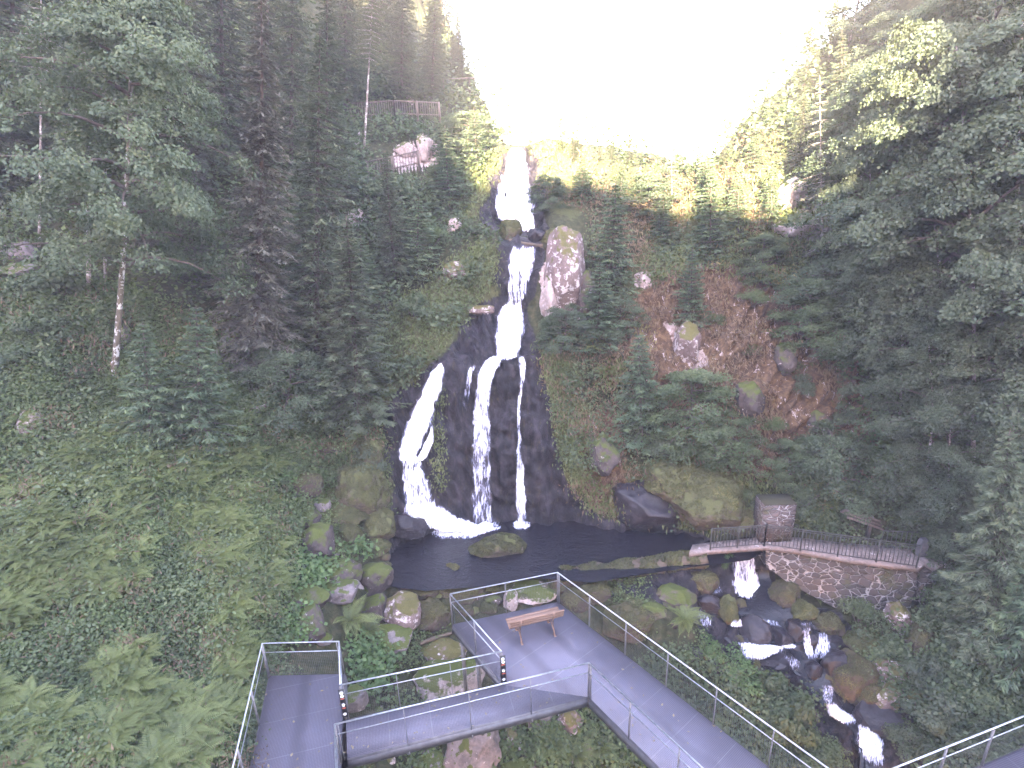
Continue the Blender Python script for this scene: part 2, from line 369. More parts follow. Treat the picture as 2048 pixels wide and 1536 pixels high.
M['slab'] = rockmat('path_slab', (.14, .115, .11), (.27, .22, .215), mossamt=.12, lichen=.3)
M['stone'] = rockmat('grey_stone', (.08, .08, .095), (.14, .14, .16), mossamt=.1)
M['mossleaf0'] = flat('moss_flat', (.045, .042, .024), .95)
# water
def foammat():
    m, nt, o = nmat('foam_water'); tc = N(nt, 'ShaderNodeTexCoord'); v = tc.outputs['Object']
    at = N(nt, 'ShaderNodeAttribute', attribute_name='dens')
    uv = N(nt, 'ShaderNodeAttribute', attribute_name='flow')
    mp = N(nt, 'ShaderNodeMapping', i={'Scale': (1, 1, 1)}); nt.links.new(uv.outputs['Vector'], mp.inputs[0])
    n1 = noise(nt, mp.outputs[0], 5., 6, .68, .35)
    mp2 = N(nt, 'ShaderNodeMapping', i={'Scale': (3.2, 1, 1)}); nt.links.new(uv.outputs['Vector'], mp2.inputs[0])
    n2 = noise(nt, mp2.outputs[0], 6., 5, .7, .2)
    n = math_(nt, 'ADD', math_(nt, 'MULTIPLY', n1, .55), math_(nt, 'MULTIPLY', n2, .45))
    n = math_(nt, 'MULTIPLY_ADD', n, 2.2); 
    nt.nodes[-1].inputs[2].default_value = -.6
    th = math_(nt, 'SUBTRACT', 1., at.outputs['Fac'])
    f = math_(nt, 'SUBTRACT', n, th); f = ramp(nt, math_(nt, 'ADD', f, .5, True), [(.36, 0.), (.50, .42), (.74, 1.)])
    b = N(nt, 'ShaderNodeBsdfPrincipled', i={'Base Color': (.93, .94, .97, 1), 'Roughness': .45})
    nt.links.new(mixc(nt, f, (.40, .40, .72), (.94, .95, .97)), b.inputs['Base Color'])
    tl = N(nt, 'ShaderNodeBsdfTranslucent', i={'Color': (.9, .92, .97, 1)})
    mm = N(nt, 'ShaderNodeMixShader', i={0: .04}); nt.links.new(b.outputs[0], mm.inputs[1]); nt.links.new(tl.outputs[0], mm.inputs[2])
    nt.links.new(bump(nt, n2, .5, .04), b.inputs['Normal'])
    t = N(nt, 'ShaderNodeBsdfTransparent'); mx = N(nt, 'ShaderNodeMixShader'); nt.links.new(f, mx.inputs[0])
    nt.links.new(t.outputs[0], mx.inputs[1]); nt.links.new(mm.outputs[0], mx.inputs[2]); nt.links.new(mx.outputs[0], o.inputs['Surface']); return m
M['foam'] = foammat()
def poolmat():
    m, nt, o = nmat('pool_water'); tc = N(nt, 'ShaderNodeTexCoord'); v = tc.outputs['Object']
    mp = N(nt, 'ShaderNodeMapping', i={'Scale': (1, 2.2, 1)}); nt.links.new(v, mp.inputs[0])
    h = math_(nt, 'ADD', noise(nt, mp.outputs[0], 2.2, 4, .6, 1.2), math_(nt, 'MULTIPLY', noise(nt, mp.outputs[0], 8, 3, .6, .6), .4))
    nb = bump(nt, h, .55, .10)
    principled(nt, o, **{'Base Color': (.006, .006, .012), 'Roughness': .07, 'Specular IOR Level': .5, 'Normal': nb}); return m
M['pool'] = poolmat()
# ------------------------------------------------------------------ ground sheet
COLS = [
 (-1300, [(1800, 3.5), (1300, 5.5), (900, 9), (400, 14), (0, 19), (-420, 24)]),
 (-700, [(1800, 4.5), (1536, 5.5), (1300, 7.5), (900, 11.5), (400, 19), (0, 27), (-420, 34)]),
 (-300, [(1800, 5.7), (1536, 7.2), (1200, 10.6), (900, 14.5), (600, 18.5), (400, 23), (200, 28), (0, 33), (-420, 46)]),
 (0, [(1800, 6.3), (1536, 8), (1400, 9.5), (1300, 10.7), (1200, 12), (1000, 15), (900, 16.5), (800, 18), (700, 19.5), (600, 21), (540, 22.5), (400, 27), (200, 33), (0, 40), (-420, 52)]),
 (250, [(1800, 6.8), (1536, 8.6), (1300, 11.2), (1100, 13.8), (900, 17), (760, 19.5), (600, 22.5), (400, 29), (200, 35), (0, 42), (-420, 55)]),
 (480, [(1800, 7.1), (1536, 9.1), (1300, 12.1), (1200, 13.5), (1000, 17.2), (900, 19), (800, 20.5), (700, 22), (600, 24), (500, 27), (400, 30), (200, 36), (0, 43), (-420, 56)]),
 (640, [(1800, 8.2), (1536, 10.3), (1340, 13), (1200, 15.6), (1100, 17.8), (1000, 20), (900, 21.5), (800, 22.7), (700, 24), (600, 26), (500, 28.5), (400, 31), (300, 35), (200, 40), (0, 48), (-420, 60)]),
 (760, [(1800, 9), (1536, 11.5), (1400, 13.5), (1250, 16.4), (1165, 18), (1100, 19.6), (1050, 20.3), (1000, 20.9), (900, 22), (800, 23), (700, 24.5), (600, 26.5), (500, 29), (400, 32), (300, 36), (200, 42), (0, 52), (-420, 64)]),
 (860, [(1800, 9.5), (1536, 12), (1400, 14.2), (1250, 16.6), (1165, 18.2), (1100, 19.7), (1060, 21.2), (1000, 21.8), (920, 22.3), (900, 22.6), (740, 23.6), (700, 24.3), (600, 26.5), (500, 29), (400, 32.5), (300, 37), (200, 45), (100, 55), (0, 62), (-420, 80)]),
 (950, [(1800, 9.7), (1536, 12.2), (1400, 14.3), (1200, 17.5), (1160, 18.5), (1050, 21.8), (900, 22.6), (740, 23.6), (700, 24.6), (620, 26.5), (500, 28.6), (440, 31), (300, 36), (250, 42), (200, 50), (100, 62), (0, 75), (-420, 110)]),
 (1015, [(1800, 9.8), (1536, 12.3), (1400, 14.3), (1200, 17.6), (1160, 18.6), (1050, 21.7), (900, 22.4), (720, 23.5), (700, 24.8), (620, 26.3), (500, 28), (488, 28.4), (465, 31), (300, 34.5), (285, 42), (200, 55), (100, 70), (0, 85), (-420, 130)]),
 (1062, [(1800, 9.9), (1536, 12.3), (1400, 14.3), (1200, 17.6), (1160, 18.6), (1050, 21.7), (900, 22.4), (715, 23.6), (700, 24.5), (620, 26.1), (500, 27.9), (488, 28.3), (465, 31), (300, 34.5), (285, 42), (200, 56), (100, 72), (0, 87), (-420, 130)]),
 (1110, [(1800, 10), (1536, 12.3), (1400, 14.3), (1200, 17.6), (1160, 18.6), (1100, 19.9), (1048, 21.6), (900, 22.2), (700, 23.8), (640, 24.8), (550, 26.6), (450, 29), (400, 31), (300, 35), (280, 42), (200, 58), (100, 74), (0, 90), (-420, 130)]),
 (1200, [(1800, 10.1), (1536, 12.4), (1400, 14.2), (1200, 17.3), (1150, 18.7), (1100, 19.9), (1052, 21.2), (1000, 21.7), (900, 22.2), (700, 24), (500, 28), (400, 31), (330, 34), (285, 40), (200, 55), (100, 70), (-420, 120)]),
 (1320, [(1800, 10.2), (1536, 12.5), (1400, 14.3), (1250, 16.3), (1180, 17.7), (1100, 19.6), (1062, 20.8), (950, 21.2), (800, 22.5), (600, 25.5), (450, 29), (350, 32), (300, 36), (200, 48), (100, 62), (-420, 110)]),
 (1450, [(1800, 10.3), (1536, 12.8), (1400, 14.7), (1300, 16.3), (1200, 18.1), (1130, 19.1), (1085, 20), (1060, 20.3), (950, 20.8), (800, 22), (600, 25), (450, 28), (350, 30), (300, 33), (200, 42), (100, 52), (-420, 95)]),
 (1560, [(1800, 10.4), (1536, 13), (1400, 14.9), (1300, 16.4), (1215, 17.9), (1180, 18.8), (1100, 19.4), (1075, 19.9), (1000, 20.6), (850, 22), (700, 23.5), (500, 26.5), (400, 28), (300, 31), (200, 36), (0, 48), (-420, 78)]),
 (1700, [(1800, 10.4), (1536, 13), (1400, 14.8), (1300, 16.2), (1235, 17.2), (1200, 18.4), (1120, 18.8), (1095, 19), (1000, 20), (900, 21), (700, 23), (500, 25.5), (300, 29), (100, 36), (0, 40), (-420, 60)]),
 (1850, [(1800, 9.8), (1536, 12), (1400, 13.9), (1300, 15.2), (1240, 16.1), (1200, 17.6), (1125, 18.4), (1000, 19), (900, 20), (700, 22), (500, 24), (300, 27), (0, 34), (-420, 50)]),
 (2048, [(1800, 9), (1536, 11.2), (1400, 12.8), (1200, 15.3), (1000, 17.7), (800, 19.5), (600, 21.5), (400, 24), (200, 27), (0, 30), (-420, 42)]),
 (2400, [(1800, 7.6), (1536, 9.8), (1000, 15), (500, 18.5), (0, 23), (-420, 30)]),
 (3300, [(1800, 5.5), (1536, 6.5), (1000, 9), (500, 12), (0, 15), (-420, 20)]),
]
_cx = np.array([c[0] for c in COLS], float)
_ry = np.arange(-430., 1811., 5.)
_T = np.array([1/np.interp(_ry, [q[0] for q in c[1]][::-1], [q[1] for q in c[1]][::-1]) for c in COLS])
def sheetY(u, v):
    """smooth distance field of the ground (forward distance) seen along direction u, v"""
    u = np.atleast_1d(np.asarray(u, float)); v = np.atleast_1d(np.asarray(v, float))
    i = np.clip(np.searchsorted(_cx, u)-1, 0, len(_cx)-2); t = np.clip((u-_cx[i])/(_cx[i+1]-_cx[i]), 0, 1)
    t = t*.5+t*t*(3-2*t)*.5
    r = np.clip((v+430)/5, 0, len(_ry)-1.001); j = r.astype(int); q = r-j
    a = _T[i, j]*(1-q)+_T[i, j+1]*q; b = _T[i+1, j]*(1-q)+_T[i+1, j+1]*q
    return 1/(a*(1-t)+b*t)
_rx = [-1300, 780, 850, 930, 985, 1015, 1060, 1100, 1200, 1300, 1380, 1440, 1500, 1600, 1720, 1820, 2048, 3300]
_rr = [-420, -420, -40, 120, 262, 286, 286, 276, 284, 298, 322, 300, 230, 130, 10, -90, -320, -420]
def ridge(u): return np.interp(u, _rx, _rr)
WET = [(1000, 480), (1092, 480), (1085, 540), (1060, 620), (1078, 700), (1100, 800), (1118, 900), (1140, 980), (1200, 1035), (1400, 1065), (1430, 1120), (1240, 1140), (1000, 1180), (800, 1170), (770, 1080), (790, 1000), (775, 900), (740, 850), (800, 780), (880, 715), (925, 650), (960, 600), (1000, 575)]
WET2 = [(1000, 300), (1065, 298), (1080, 350), (1095, 420), (1110, 470), (1000, 478), (955, 425), (985, 350)]
WET3 = [(1380, 1110), (1545, 1110), (1560, 1200), (1680, 1230), (1740, 1320), (1800, 1400), (1860, 1536), (1700, 1800), (1600, 1540), (1620, 1400), (1440, 1330), (1380, 1230), (1230, 1180)]
BANK = [(800, 610), (880, 520), (960, 470), (1005, 500), (985, 590), (925, 650), (870, 712), (790, 780), (700, 850), (730, 720)]
RED = [(1235, 640), (1320, 560), (1450, 520), (1620, 560), (1700, 700), (1760, 860), (1760, 960), (1560, 965), (1440, 930), (1330, 800), (1250, 720)]
RED2 = [(1140, 840), (1240, 800), (1260, 1030), (1180, 1030)]
MOSS = [[(780, 640), (960, 480), (1005, 500), (985, 590), (930, 650), (870, 720), (800, 790), (700, 850)], [(930, 300), (1005, 290), (985, 340), (950, 430), (900, 430)], [(1065, 290), (1180, 300), (1180, 430), (1110, 440), (1085, 380)],
        [(1240, 560), (1330, 400), (1640, 440), (1560, 560), (1420, 560), (1250, 680)], [(1240, 930), (1500, 900), (1500, 1060), (1250, 1060)], [(1060, 700), (1140, 700), (1250, 1020), (1130, 960)], [(540, 930), (660, 880), (780, 1000), (640, 1150)], [(60, 740), (190, 735), (185, 800), (60, 800)], [(1100, 1110), (1500, 1110), (1400, 1200), (1150, 1200)]]
PALE = [[(790, 300), (835, 290), (845, 262), (868, 275), (880, 330), (800, 335)], [(1545, 350), (1610, 360), (1640, 430), (1720, 470), (1700, 500), (1560, 470)], [(700, 420), (728, 420), (728, 450), (705, 450)], [(1330, 640), (1370, 650), (1420, 740), (1380, 740)], [(1270, 545), (1305, 545), (1300, 590), (1275, 580)], [(1085, 520), (1130, 540), (1130, 620), (1090, 620)], [(640, 1160), (740, 1150), (740, 1175), (650, 1180)], [(715, 250), (725, 290), (705, 290)]]
POOL = [(785, 1085), (800, 1060), (860, 1056), (1000, 1044), (1200, 1046), (1400, 1075), (1390, 1112), (1130, 1135), (1010, 1160), (900, 1178), (815, 1172), (775, 1110)]
def blurmask(poly, u, v, s=14):
    P = np.stack([u*.02, v*.02, np.zeros_like(u)], -1)
    m = 0
    for k in range(6):
        a = k*1.047; du = math.cos(a)*s*.5; dv = math.sin(a)*s*.5
        m = m+inpoly(u+du+10*vnoise(P, 1.7, 3), v+dv+10*vnoise(P, 1.7, 8), poly)
    return m/6.
def build_ground():
    us = np.concatenate([np.arange(-1300, -120, 40), np.arange(-120, 2170, 6.5), np.arange(2170, 3301, 45)])
    nv = 330; t = np.linspace(0, 1, nv)
    U, Tt = np.meshgrid(us, t, indexing='ij'); R = ridge(U); Vv = R+(1800-R)*Tt
    sh = U.shape; u = U.ravel(); v = Vv.ravel(); Y = sheetY(u, v); P = atY(u, v, Y).reshape(sh+(3,))
    du = np.gradient(P, axis=0); dv = np.gradient(P, axis=1); n = np.cross(dv, du); n /= np.linalg.norm(n, axis=-1, keepdims=True)+1e-9
    P = P.reshape(-1, 3); n = n.reshape(-1, 3)
    wet = np.maximum.reduce([blurmask(WET, u, v), blurmask(WET2, u, v), blurmask(WET3, u, v)])
    moss = np.maximum.reduce([blurmask(p, u, v, 24) for p in MOSS])
    red = np.maximum(blurmask(RED, u, v, 30), blurmask(RED2, u, v, 20)); pale = np.maximum.reduce([blurmask(p, u, v, 8) for p in PALE])
    pool = blurmask(POOL, u, v, 10)
    S = P*np.array([1, 1, .55])
    rock = fbm(S, .55, 5, 11); rr = 1-np.abs(fbm(S, .5, 4, 31))*2
    amp = .55*(1-wet)+.0
    d = amp*fbm(P, .35, 5, 5)+wet*.60*(rr-.5)+wet*.34*fbm(S, 1.7, 4, 9, .6)+wet*.34*(np.abs(fbm(P*[1.9, 1, .55], .9, 5, 21, .6))*2-.4)+wet*.10*fbm(P*[1, 1, 3], 1.6, 3, 22)+red*.75*(np.abs(fbm((P@np.array([[.8, 0, .6], [0, 1, 0], [-.6, 0, .8]]))*[2.2, 1, .5], .8, 5, 17, .6))*2-.35)
    far = np.clip((Y-34)/30, 0, 1); d = d*(1+2*far)
    d *= np.clip((np.linalg.norm(P-[0, 0, 12], axis=1))/14, .3, 1)
    P = P+n*d[:, None]
    fl = (v > 1040); 
    P[:, 2] -= pool*fl*.55
    i, j = np.meshgrid(np.arange(sh[0]-1), np.arange(sh[1]-1), indexing='ij'); a = (i*sh[1]+j).ravel()
    Q = np.stack([a, a+sh[1], a+sh[1]+1, a+1], 1)
    g = mk('ground', P, Q, M['ground'], smooth=True, cattrs={'zone': np.stack([wet, moss, red, pale], -1)}); tag(g, kind='structure')
    return us, nv, P.reshape(sh+(3,)), n.reshape(sh+(3,))
GU, GN, GP, GNN = build_ground()
def gnd(u, v):
    u = np.atleast_1d(np.asarray(u, float)); v = np.atleast_1d(np.asarray(v, float))
    i = np.clip(np.searchsorted(GU, u)-1, 0, len(GU)-2); t = np.clip((u-GU[i])/(GU[i+1]-GU[i]), 0, 1)[:, None]
    R = ridge(u); r = np.clip((v-R)/(1800-R)*(GN-1), 0, GN-1.001); j = r.astype(int); q = (r-j)[:, None]
    def L(A): return (A[i, j]*(1-q)+A[i, j+1]*q)*(1-t)+(A[i+1, j]*(1-q)+A[i+1, j+1]*q)*t
    return L(GP), L(GNN)
def g1(u, v): p, n = gnd(u, v); return p[0]
# unseen hill added behind the viewpoint, notched crest shaped to shade the gorge
def build_sun_blocker():
    d = np.array(SUN_TRAVEL)/np.hypot(*SUN_TRAVEL); pr = np.array([d[1], -d[0]])
    s = np.linspace(-110, 110, 180); a = np.linspace(-135, -9, 60); S, A = np.meshgrid(s, a, indexing='ij')
    cs = [-110, -40, -11.5, -9, -1, 1.5, 8, 10.5, 12.5, 110]; ch = [50, 46, 44, 27, 27, 25.2, 24.4, 33, 44, 60]
    C = np.interp(S, cs, ch)+15.6; b = np.exp(-((A+90)/24.)**2)
    Z = -7+(C+7)*b
    P = np.stack([S*pr[0]+A*d[0], S*pr[1]+A*d[1], Z], -1).reshape(-1, 3)
    P[:, 2] += 1.2*fbm(P, .12, 4, 77)*np.clip(b.ravel()*3, 0, 1)
    sh = S.shape; i, j = np.meshgrid(np.arange(sh[0]-1), np.arange(sh[1]-1), indexing='ij'); q = (i*sh[1]+j).ravel()
    o = mk('sun_blocker_hill', P, np.stack([q, q+sh[1], q+sh[1]+1, q+1], 1), M['ground'], smooth=True, cattrs={'zone': np.zeros((len(P), 4))+[0, 1, 0, 0]}); tag(o, kind='structure')
build_sun_blocker()
#@@PART2
# ------------------------------------------------------------------ water
def flatpoly(name, poly, Z, mat, kind=None):
    """a water surface of the given outline at level Z"""
    P = atZ([p[0] for p in poly], [p[1] for p in poly], Z); bm = bmesh.new()
    f = bm.faces.new([bm.verts.new(p) for p in P]); bmesh.ops.triangulate(bm, faces=[f]); me = bpy.data.meshes.new(name); bm.to_mesh(me); bm.free()
    me.materials.append(mat); o = bpy.data.objects.new(name, me); COL.objects.link(o); return tag(o, kind=kind)
flatpoly('pool_water', [(740, 1100), (770, 1040), (850, 1020), (1000, 1005), (1200, 1010), (1380, 1050), (1560, 1085), (1500, 1120), (1380, 1135), (1180, 1165), (1060, 1155), (1000, 1170), (850, 1182), (770, 1172), (735, 1130)], -2.2, M['pool'], 'structure')
WN = [0]
def fall(rows, off=.38, nu=26, stepv=5, seed=0, bulge=.10, sc=1.0, label=None, onZ=None, name='waterfall', veil=True):
    """white water: rows of (v, u_left, u_right, density) followed down the rock face"""
    veil = veil and onZ is None and name == 'waterfall'
    rows = np.array(rows, float); vv = np.arange(rows[0, 0], rows[-1, 0]+.1, stepv)
    if vv[-1] < rows[-1, 0]: vv = np.append(vv, rows[-1, 0])
    ul = np.interp(vv, rows[:, 0], rows[:, 1]); ur = np.interp(vv, rows[:, 0], rows[:, 2]); dn = np.interp(vv, rows[:, 0], rows[:, 3])
    _w = np.minimum(3.5, (ur-ul)*.10); _q = np.c_[vv*.07, np.zeros(len(vv)), np.full(len(vv), seed*3.1)]; ul = ul+_w*fbm(_q, 1.3, 3, seed); ur = ur+_w*fbm(_q, 1.3, 3, seed+50)
    t = np.linspace(-.05, 1.05, nu); U = ul[:, None]+(ur-ul)[:, None]*t[None]; V = np.repeat(vv[:, None], nu, 1)
    if onZ is None:
        p, n = gnd(U.ravel(), V.ravel()); P = p.reshape(U.shape+(3,))
        # water bridges hollows of the rock: smooth the depth then move it off the face
        dist = np.linalg.norm(P-[0, 0, CAMZ], axis=-1)
        for _ in range(6):
            q = np.pad(dist, 2, mode='edge'); dist = np.minimum(dist, (q[:-4, 2:-2]+q[4:, 2:-2]+q[2:-2, :-4]+q[2:-2, 4:]+dist)/5)
        r = ray(U, V); r /= np.linalg.norm(r, axis=-1, keepdims=True)
        dist = dist-off-bulge*np.sin(np.clip(t, 0, 1)*math.pi)[None]
        P = r*dist[..., None]; P[..., 2] += CAMZ
    else:
        P = atZ(U, V, onZ)
    k = .030; u_m = (U-rows[0, 1])*k; v_m = (V-rows[0, 0])*k*.26
    if onZ is not None: v_m = v_m*3
    fl = np.stack([u_m*sc, v_m*sc, np.full(U.shape, seed*3.7), np.ones(U.shape)], -1)
    edge = np.clip(np.minimum(t+.05, 1.05-t)/.30, 0, 1); edge = edge*edge*(3-2*edge)
    ve = np.clip(np.minimum(np.arange(len(vv))+1, len(vv)-np.arange(len(vv)))/2.5, 0, 1)
    D = dn[:, None]*(.35+.65*ve[:, None])-(1-edge)[None]*.8-.07
    Pn = P.reshape(-1, 3); Pn = Pn+fbm(Pn, 2.6, 3, 40+seed)[:, None]*[[.03, .07, .03]]
    m, w = U.shape; i, j = np.meshgrid(np.arange(m-1), np.arange(w-1), indexing='ij'); a = (i*w+j).ravel()
    o = mk(name, Pn, np.stack([a, a+1, a+w+1, a+w], 1), M['foam'], smooth=True, vattrs={'dens': D.ravel()}, cattrs={'flow': fl.reshape(-1, 4)})
    o['kind'] = 'structure'
    if label: o['label'] = label
    if veil:
        r2_ = rows.copy(); w_ = np.minimum(9, (rows[:, 2]-rows[:, 1])*.28)+2; r2_[:, 1] -= w_; r2_[:, 2] += w_; r2_[:, 3] = .40*np.clip(rows[:, 3], .6, 1)
        fall(r2_, off=off-.06, nu=nu, stepv=stepv, seed=seed+70, bulge=.04, sc=1.6, name=name, veil=False)
    return o
fall([(296, 1018, 1050, 1), (330, 1010, 1056, 1.05), (370, 997, 1062, 1.1), (400, 991, 1065, 1.1), (432, 988, 1071, 1.1), (441, 1000, 1073, 1.05), (452, 1022, 1075, .95), (466, 1044, 1072, .7)], seed=1, label='uppermost white cascade of the waterfall in its dark notch')
fall([(488, 1016, 1082, .42), (500, 1017, 1078, .7), (512, 1016, 1074, 1.0), (530, 1012, 1073, .9), (548, 1010, 1072, .66), (585, 1008, 1062, .58), (606, 1005, 1052, .55), (614, 1001, 1047, 1.0), (640, 992, 1050, 1.15), (700, 990, 1041, 1.15), (714, 990, 1040, .95), (722, 992, 1022, .4)], seed=2, label='second tier of the waterfall below the straight weir sill')
fall([(712, 978, 1018, .6), (722, 968, 1006, .9), (740, 957, 995, 1.0), (770, 950, 986, .86), (815, 943, 984, .72), (860, 939, 988, .64), (920, 936, 990, .57), (980, 936, 992, .54), (1048, 936, 998, .52)], seed=3, label='middle white veil of the lower waterfall over black rock')
fall([(728, 936, 962, .45), (745, 932, 946, .62), (790, 924, 942, .5), (820, 924, 938, .3)], seed=4, nu=12)
fall([(712, 1034, 1053, .6), (735, 1036, 1054, .72), (760, 1040, 1050, .62), (800, 1034, 1043, .68), (850, 1032, 1042, .5), (880, 1035, 1045, .5), (905, 1031, 1042, .62), (935, 1031, 1050, .74), (965, 1029, 1050, .8), (1000, 1029, 1055, .84), (1030, 1031, 1055, .6), (1056, 1028, 1057, .52)], seed=5, nu=14, label='thin right strand of the lower waterfall')
fall([(726, 877, 884, .8), (734, 870, 889, .9), (745, 860, 890, 1.0), (770, 848, 887, 1.1), (800, 834, 876, 1.1), (826, 822, 868, 1.1), (860, 806, 858, 1.1), (890, 799, 844, 1.1), (912, 797, 836, 1.1), (924, 792, 852, .8)], seed=6, label='slanting left chute of the lower waterfall')
fall([(845, 862, 868, .5), (866, 857, 867, .9), (885, 848, 868, 1), (900, 842, 862, 1), (922, 828, 850, .9)], seed=7, nu=12)
fall([(918, 794, 850, .9), (932, 796, 852, .5), (945, 797, 858, .72), (985, 797, 874, .62), (1005, 797, 884, .66), (1022, 797, 905, .9), (1036, 815, 930, 1.0), (1052, 850, 975, 1.), (1064, 862, 1000, 1.)], seed=8, label='broken lower left fan of the waterfall reaching the pool')
fall([(1030, 860, 940, .6), (1042, 850, 1000, 1.05), (1058, 850, 1008, 1.05), (1068, 852, 985, .8), (1080, 860, 950, .35)], seed=9, onZ=-2.16, stepv=3, name='pool_foam')
fall([(1040, 1022, 1062, .7), (1052, 1020, 1066, .8), (1062, 1026, 1060, .35)], seed=10, onZ=-2.15, stepv=3, nu=14, name='pool_foam')
fall([(1110, 1450, 1520, .6), (1135, 1456, 1520, .66), (1150, 1458, 1522, .68), (1168, 1458, 1528, .85), (1186, 1466, 1526, .95), (1200, 1478, 1518, .5)], seed=11, off=.25, label='small white weir fall under the stone footbridge')
for q, rws in enumerate([
 [(1238, 1468, 1486, .6), (1250, 1462, 1484, .9), (1256, 1466, 1480, .5)],
 [(1235, 1498, 1520, .4), (1243, 1512, 1560, .62), (1256, 1540, 1566, .6), (1262, 1550, 1575, .5), (1280, 1566, 1578, .6), (1292, 1566, 1592, .95), (1298, 1570, 1590, .5)],
 [(1284, 1472, 1492, .6), (1296, 1478, 1580, .95), (1306, 1482, 1560, .95), (1316, 1486, 1540, .7), (1322, 1488, 1510, .4)],
 [(1244, 1598, 1630, .62), (1254, 1604, 1634, .45), (1262, 1606, 1616, .6), (1290, 1608, 1622, .75), (1308, 1612, 1628, .75), (1322, 1618, 1634, .4)],
 [(1262, 1638, 1650, .5), (1280, 1636, 1658, .7), (1300, 1628, 1666, .72), (1318, 1620, 1662, .45)],
 [(1312, 1560, 1590, .5), (1325, 1575, 1600, .62), (1342, 1585, 1606, .4)],
 [(1368, 1642, 1670, .5), (1385, 1644, 1670, .62), (1405, 1646, 1668, .55), (1416, 1652, 1682, .8), (1430, 1655, 1704, .95), (1442, 1680, 1712, .8), (1452, 1694, 1712, .4)],
 [(1418, 1716, 1744, .6), (1426, 1714, 1730, .4)],
 [(1446, 1718, 1732, .5), (1462, 1714, 1752, .8), (1485, 1716, 1770, .9), (1505, 1718, 1766, .95), (1522, 1730, 1770, .7), (1536, 1745, 1765, .4)],
 [(1210, 1380, 1400, .4), (1246, 1404, 1424, .6), (1256, 1410, 1426, .4)], [(1170, 1415, 1440, .5), (1190, 1430, 1450, .5)]]):
    rws = [(r[0], r[1]-5, r[2]+5, r[3]-.06) for r in rws]; fall(rws, seed=20+q, off=.36, nu=20, stepv=2.5, sc=2.4, name='stream_water')
# dark stream surface
def stream(rows, off=.12, name='stream_water'):
    rows = np.array(rows, float); vv = np.arange(rows[0, 0], rows[-1, 0], 8.)
    ul = np.interp(vv, rows[:, 0], rows[:, 1]); ur = np.interp(vv, rows[:, 0], rows[:, 2]); t = np.linspace(0, 1, 16)
    U = ul[:, None]+(ur-ul)[:, None]*t; V = np.repeat(vv[:, None], 16, 1); p, n = gnd(U.ravel(), V.ravel())
    P = p.reshape(U.shape+(3,)); z = P[..., 2]; z = np.repeat(np.median(z, axis=1)[:, None], 16, 1)
    for _ in range(3): z[1:-1] = (z[:-2]+z[1:-1]+z[2:])/3
    P[..., 2] = z+off; m, w = U.shape; i, j = np.meshgrid(np.arange(m-1), np.arange(w-1), indexing='ij'); a = (i*w+j).ravel()
    o = mk(name, P.reshape(-1, 3), np.stack([a, a+1, a+w+1, a+w], 1), M['pool'], smooth=True); o['kind'] = 'structure'
stream([(1150, 1440, 1540), (1200, 1430, 1545), (1240, 1400, 1640), (1300, 1470, 1670), (1350, 1580, 1680), (1420, 1640, 1740), (1480, 1700, 1790), (1600, 1720, 1820)])
# ------------------------------------------------------------------ rocks
_ico = {}
def ico(n):
    if n not in _ico:
        bm = bmesh.new(); bmesh.ops.create_icosphere(bm, subdivisions=n, radius=1); bm.verts.index_update()
        _ico[n] = (np.array([v.co[:] for v in bm.verts]), np.array([[v.index for v in f.verts] for f in bm.faces])); bm.free()
    return _ico[n]
def rockshape(seed, rough=.22, facets=7, n=5):
    V, Fc = ico(n); r = np.random.RandomState(seed); P = V.copy()
    P = P*(1+rough*1.3*fbm(V, 1.1, 3, seed, .5))[:, None]
    for k in range(facets):
        d = r.normal(size=3); d /= np.linalg.norm(d); h = r.uniform(.62, .88); q = P@d; m = q > h
        P[m] -= ((q[m]-h)*.85)[:, None]*d
    P = P*(1+rough*.42*fbm(V, 3.5, 5, seed+9, .6))[:, None]
    return P, Fc
def boulder(u, v, ru, rv, mat, label, seed=None, rot=0, depth=None, Y=None, name='boulder', cat='boulder', group=None, sink=.0, rough=.26, facets=9, n=5, dz=0):
    seed = seed if seed is not None else int(u*7+v*13) % 9999
    b = g1(u, v+rv*.55); Yg = b[1] if Y is None else Y
    p = atY(u, v, Yg); depthm = np.dot(p-[0, 0, CAMZ], [0, cp, -sp])
    sx = ru*depthm/F; sz = rv*depthm/F*1.02; sy = depth if depth else (sx+sz)*.5
    c = atY(u, v, Yg+sy*.25)
    P, Fc = rockshape(seed, rough, facets, n)
    a = rot; R = np.array([[math.cos(a), 0, math.sin(a)], [0, 1, 0], [-math.sin(a), 0, math.cos(a)]])
    mx = np.abs(P).max(0); P = P/mx*[sx, sy, sz]; P = P@R.T
    o = mk(name, P, Fc, M[mat], smooth=True); o.location = c+[0, 0, dz]
    if mat in ('rock_moss', 'rock_rust') and max(ru, rv) > 16: TUFT.append((o, P, Fc, mat))
    return tag(o, label, cat, group)
TUFT = []
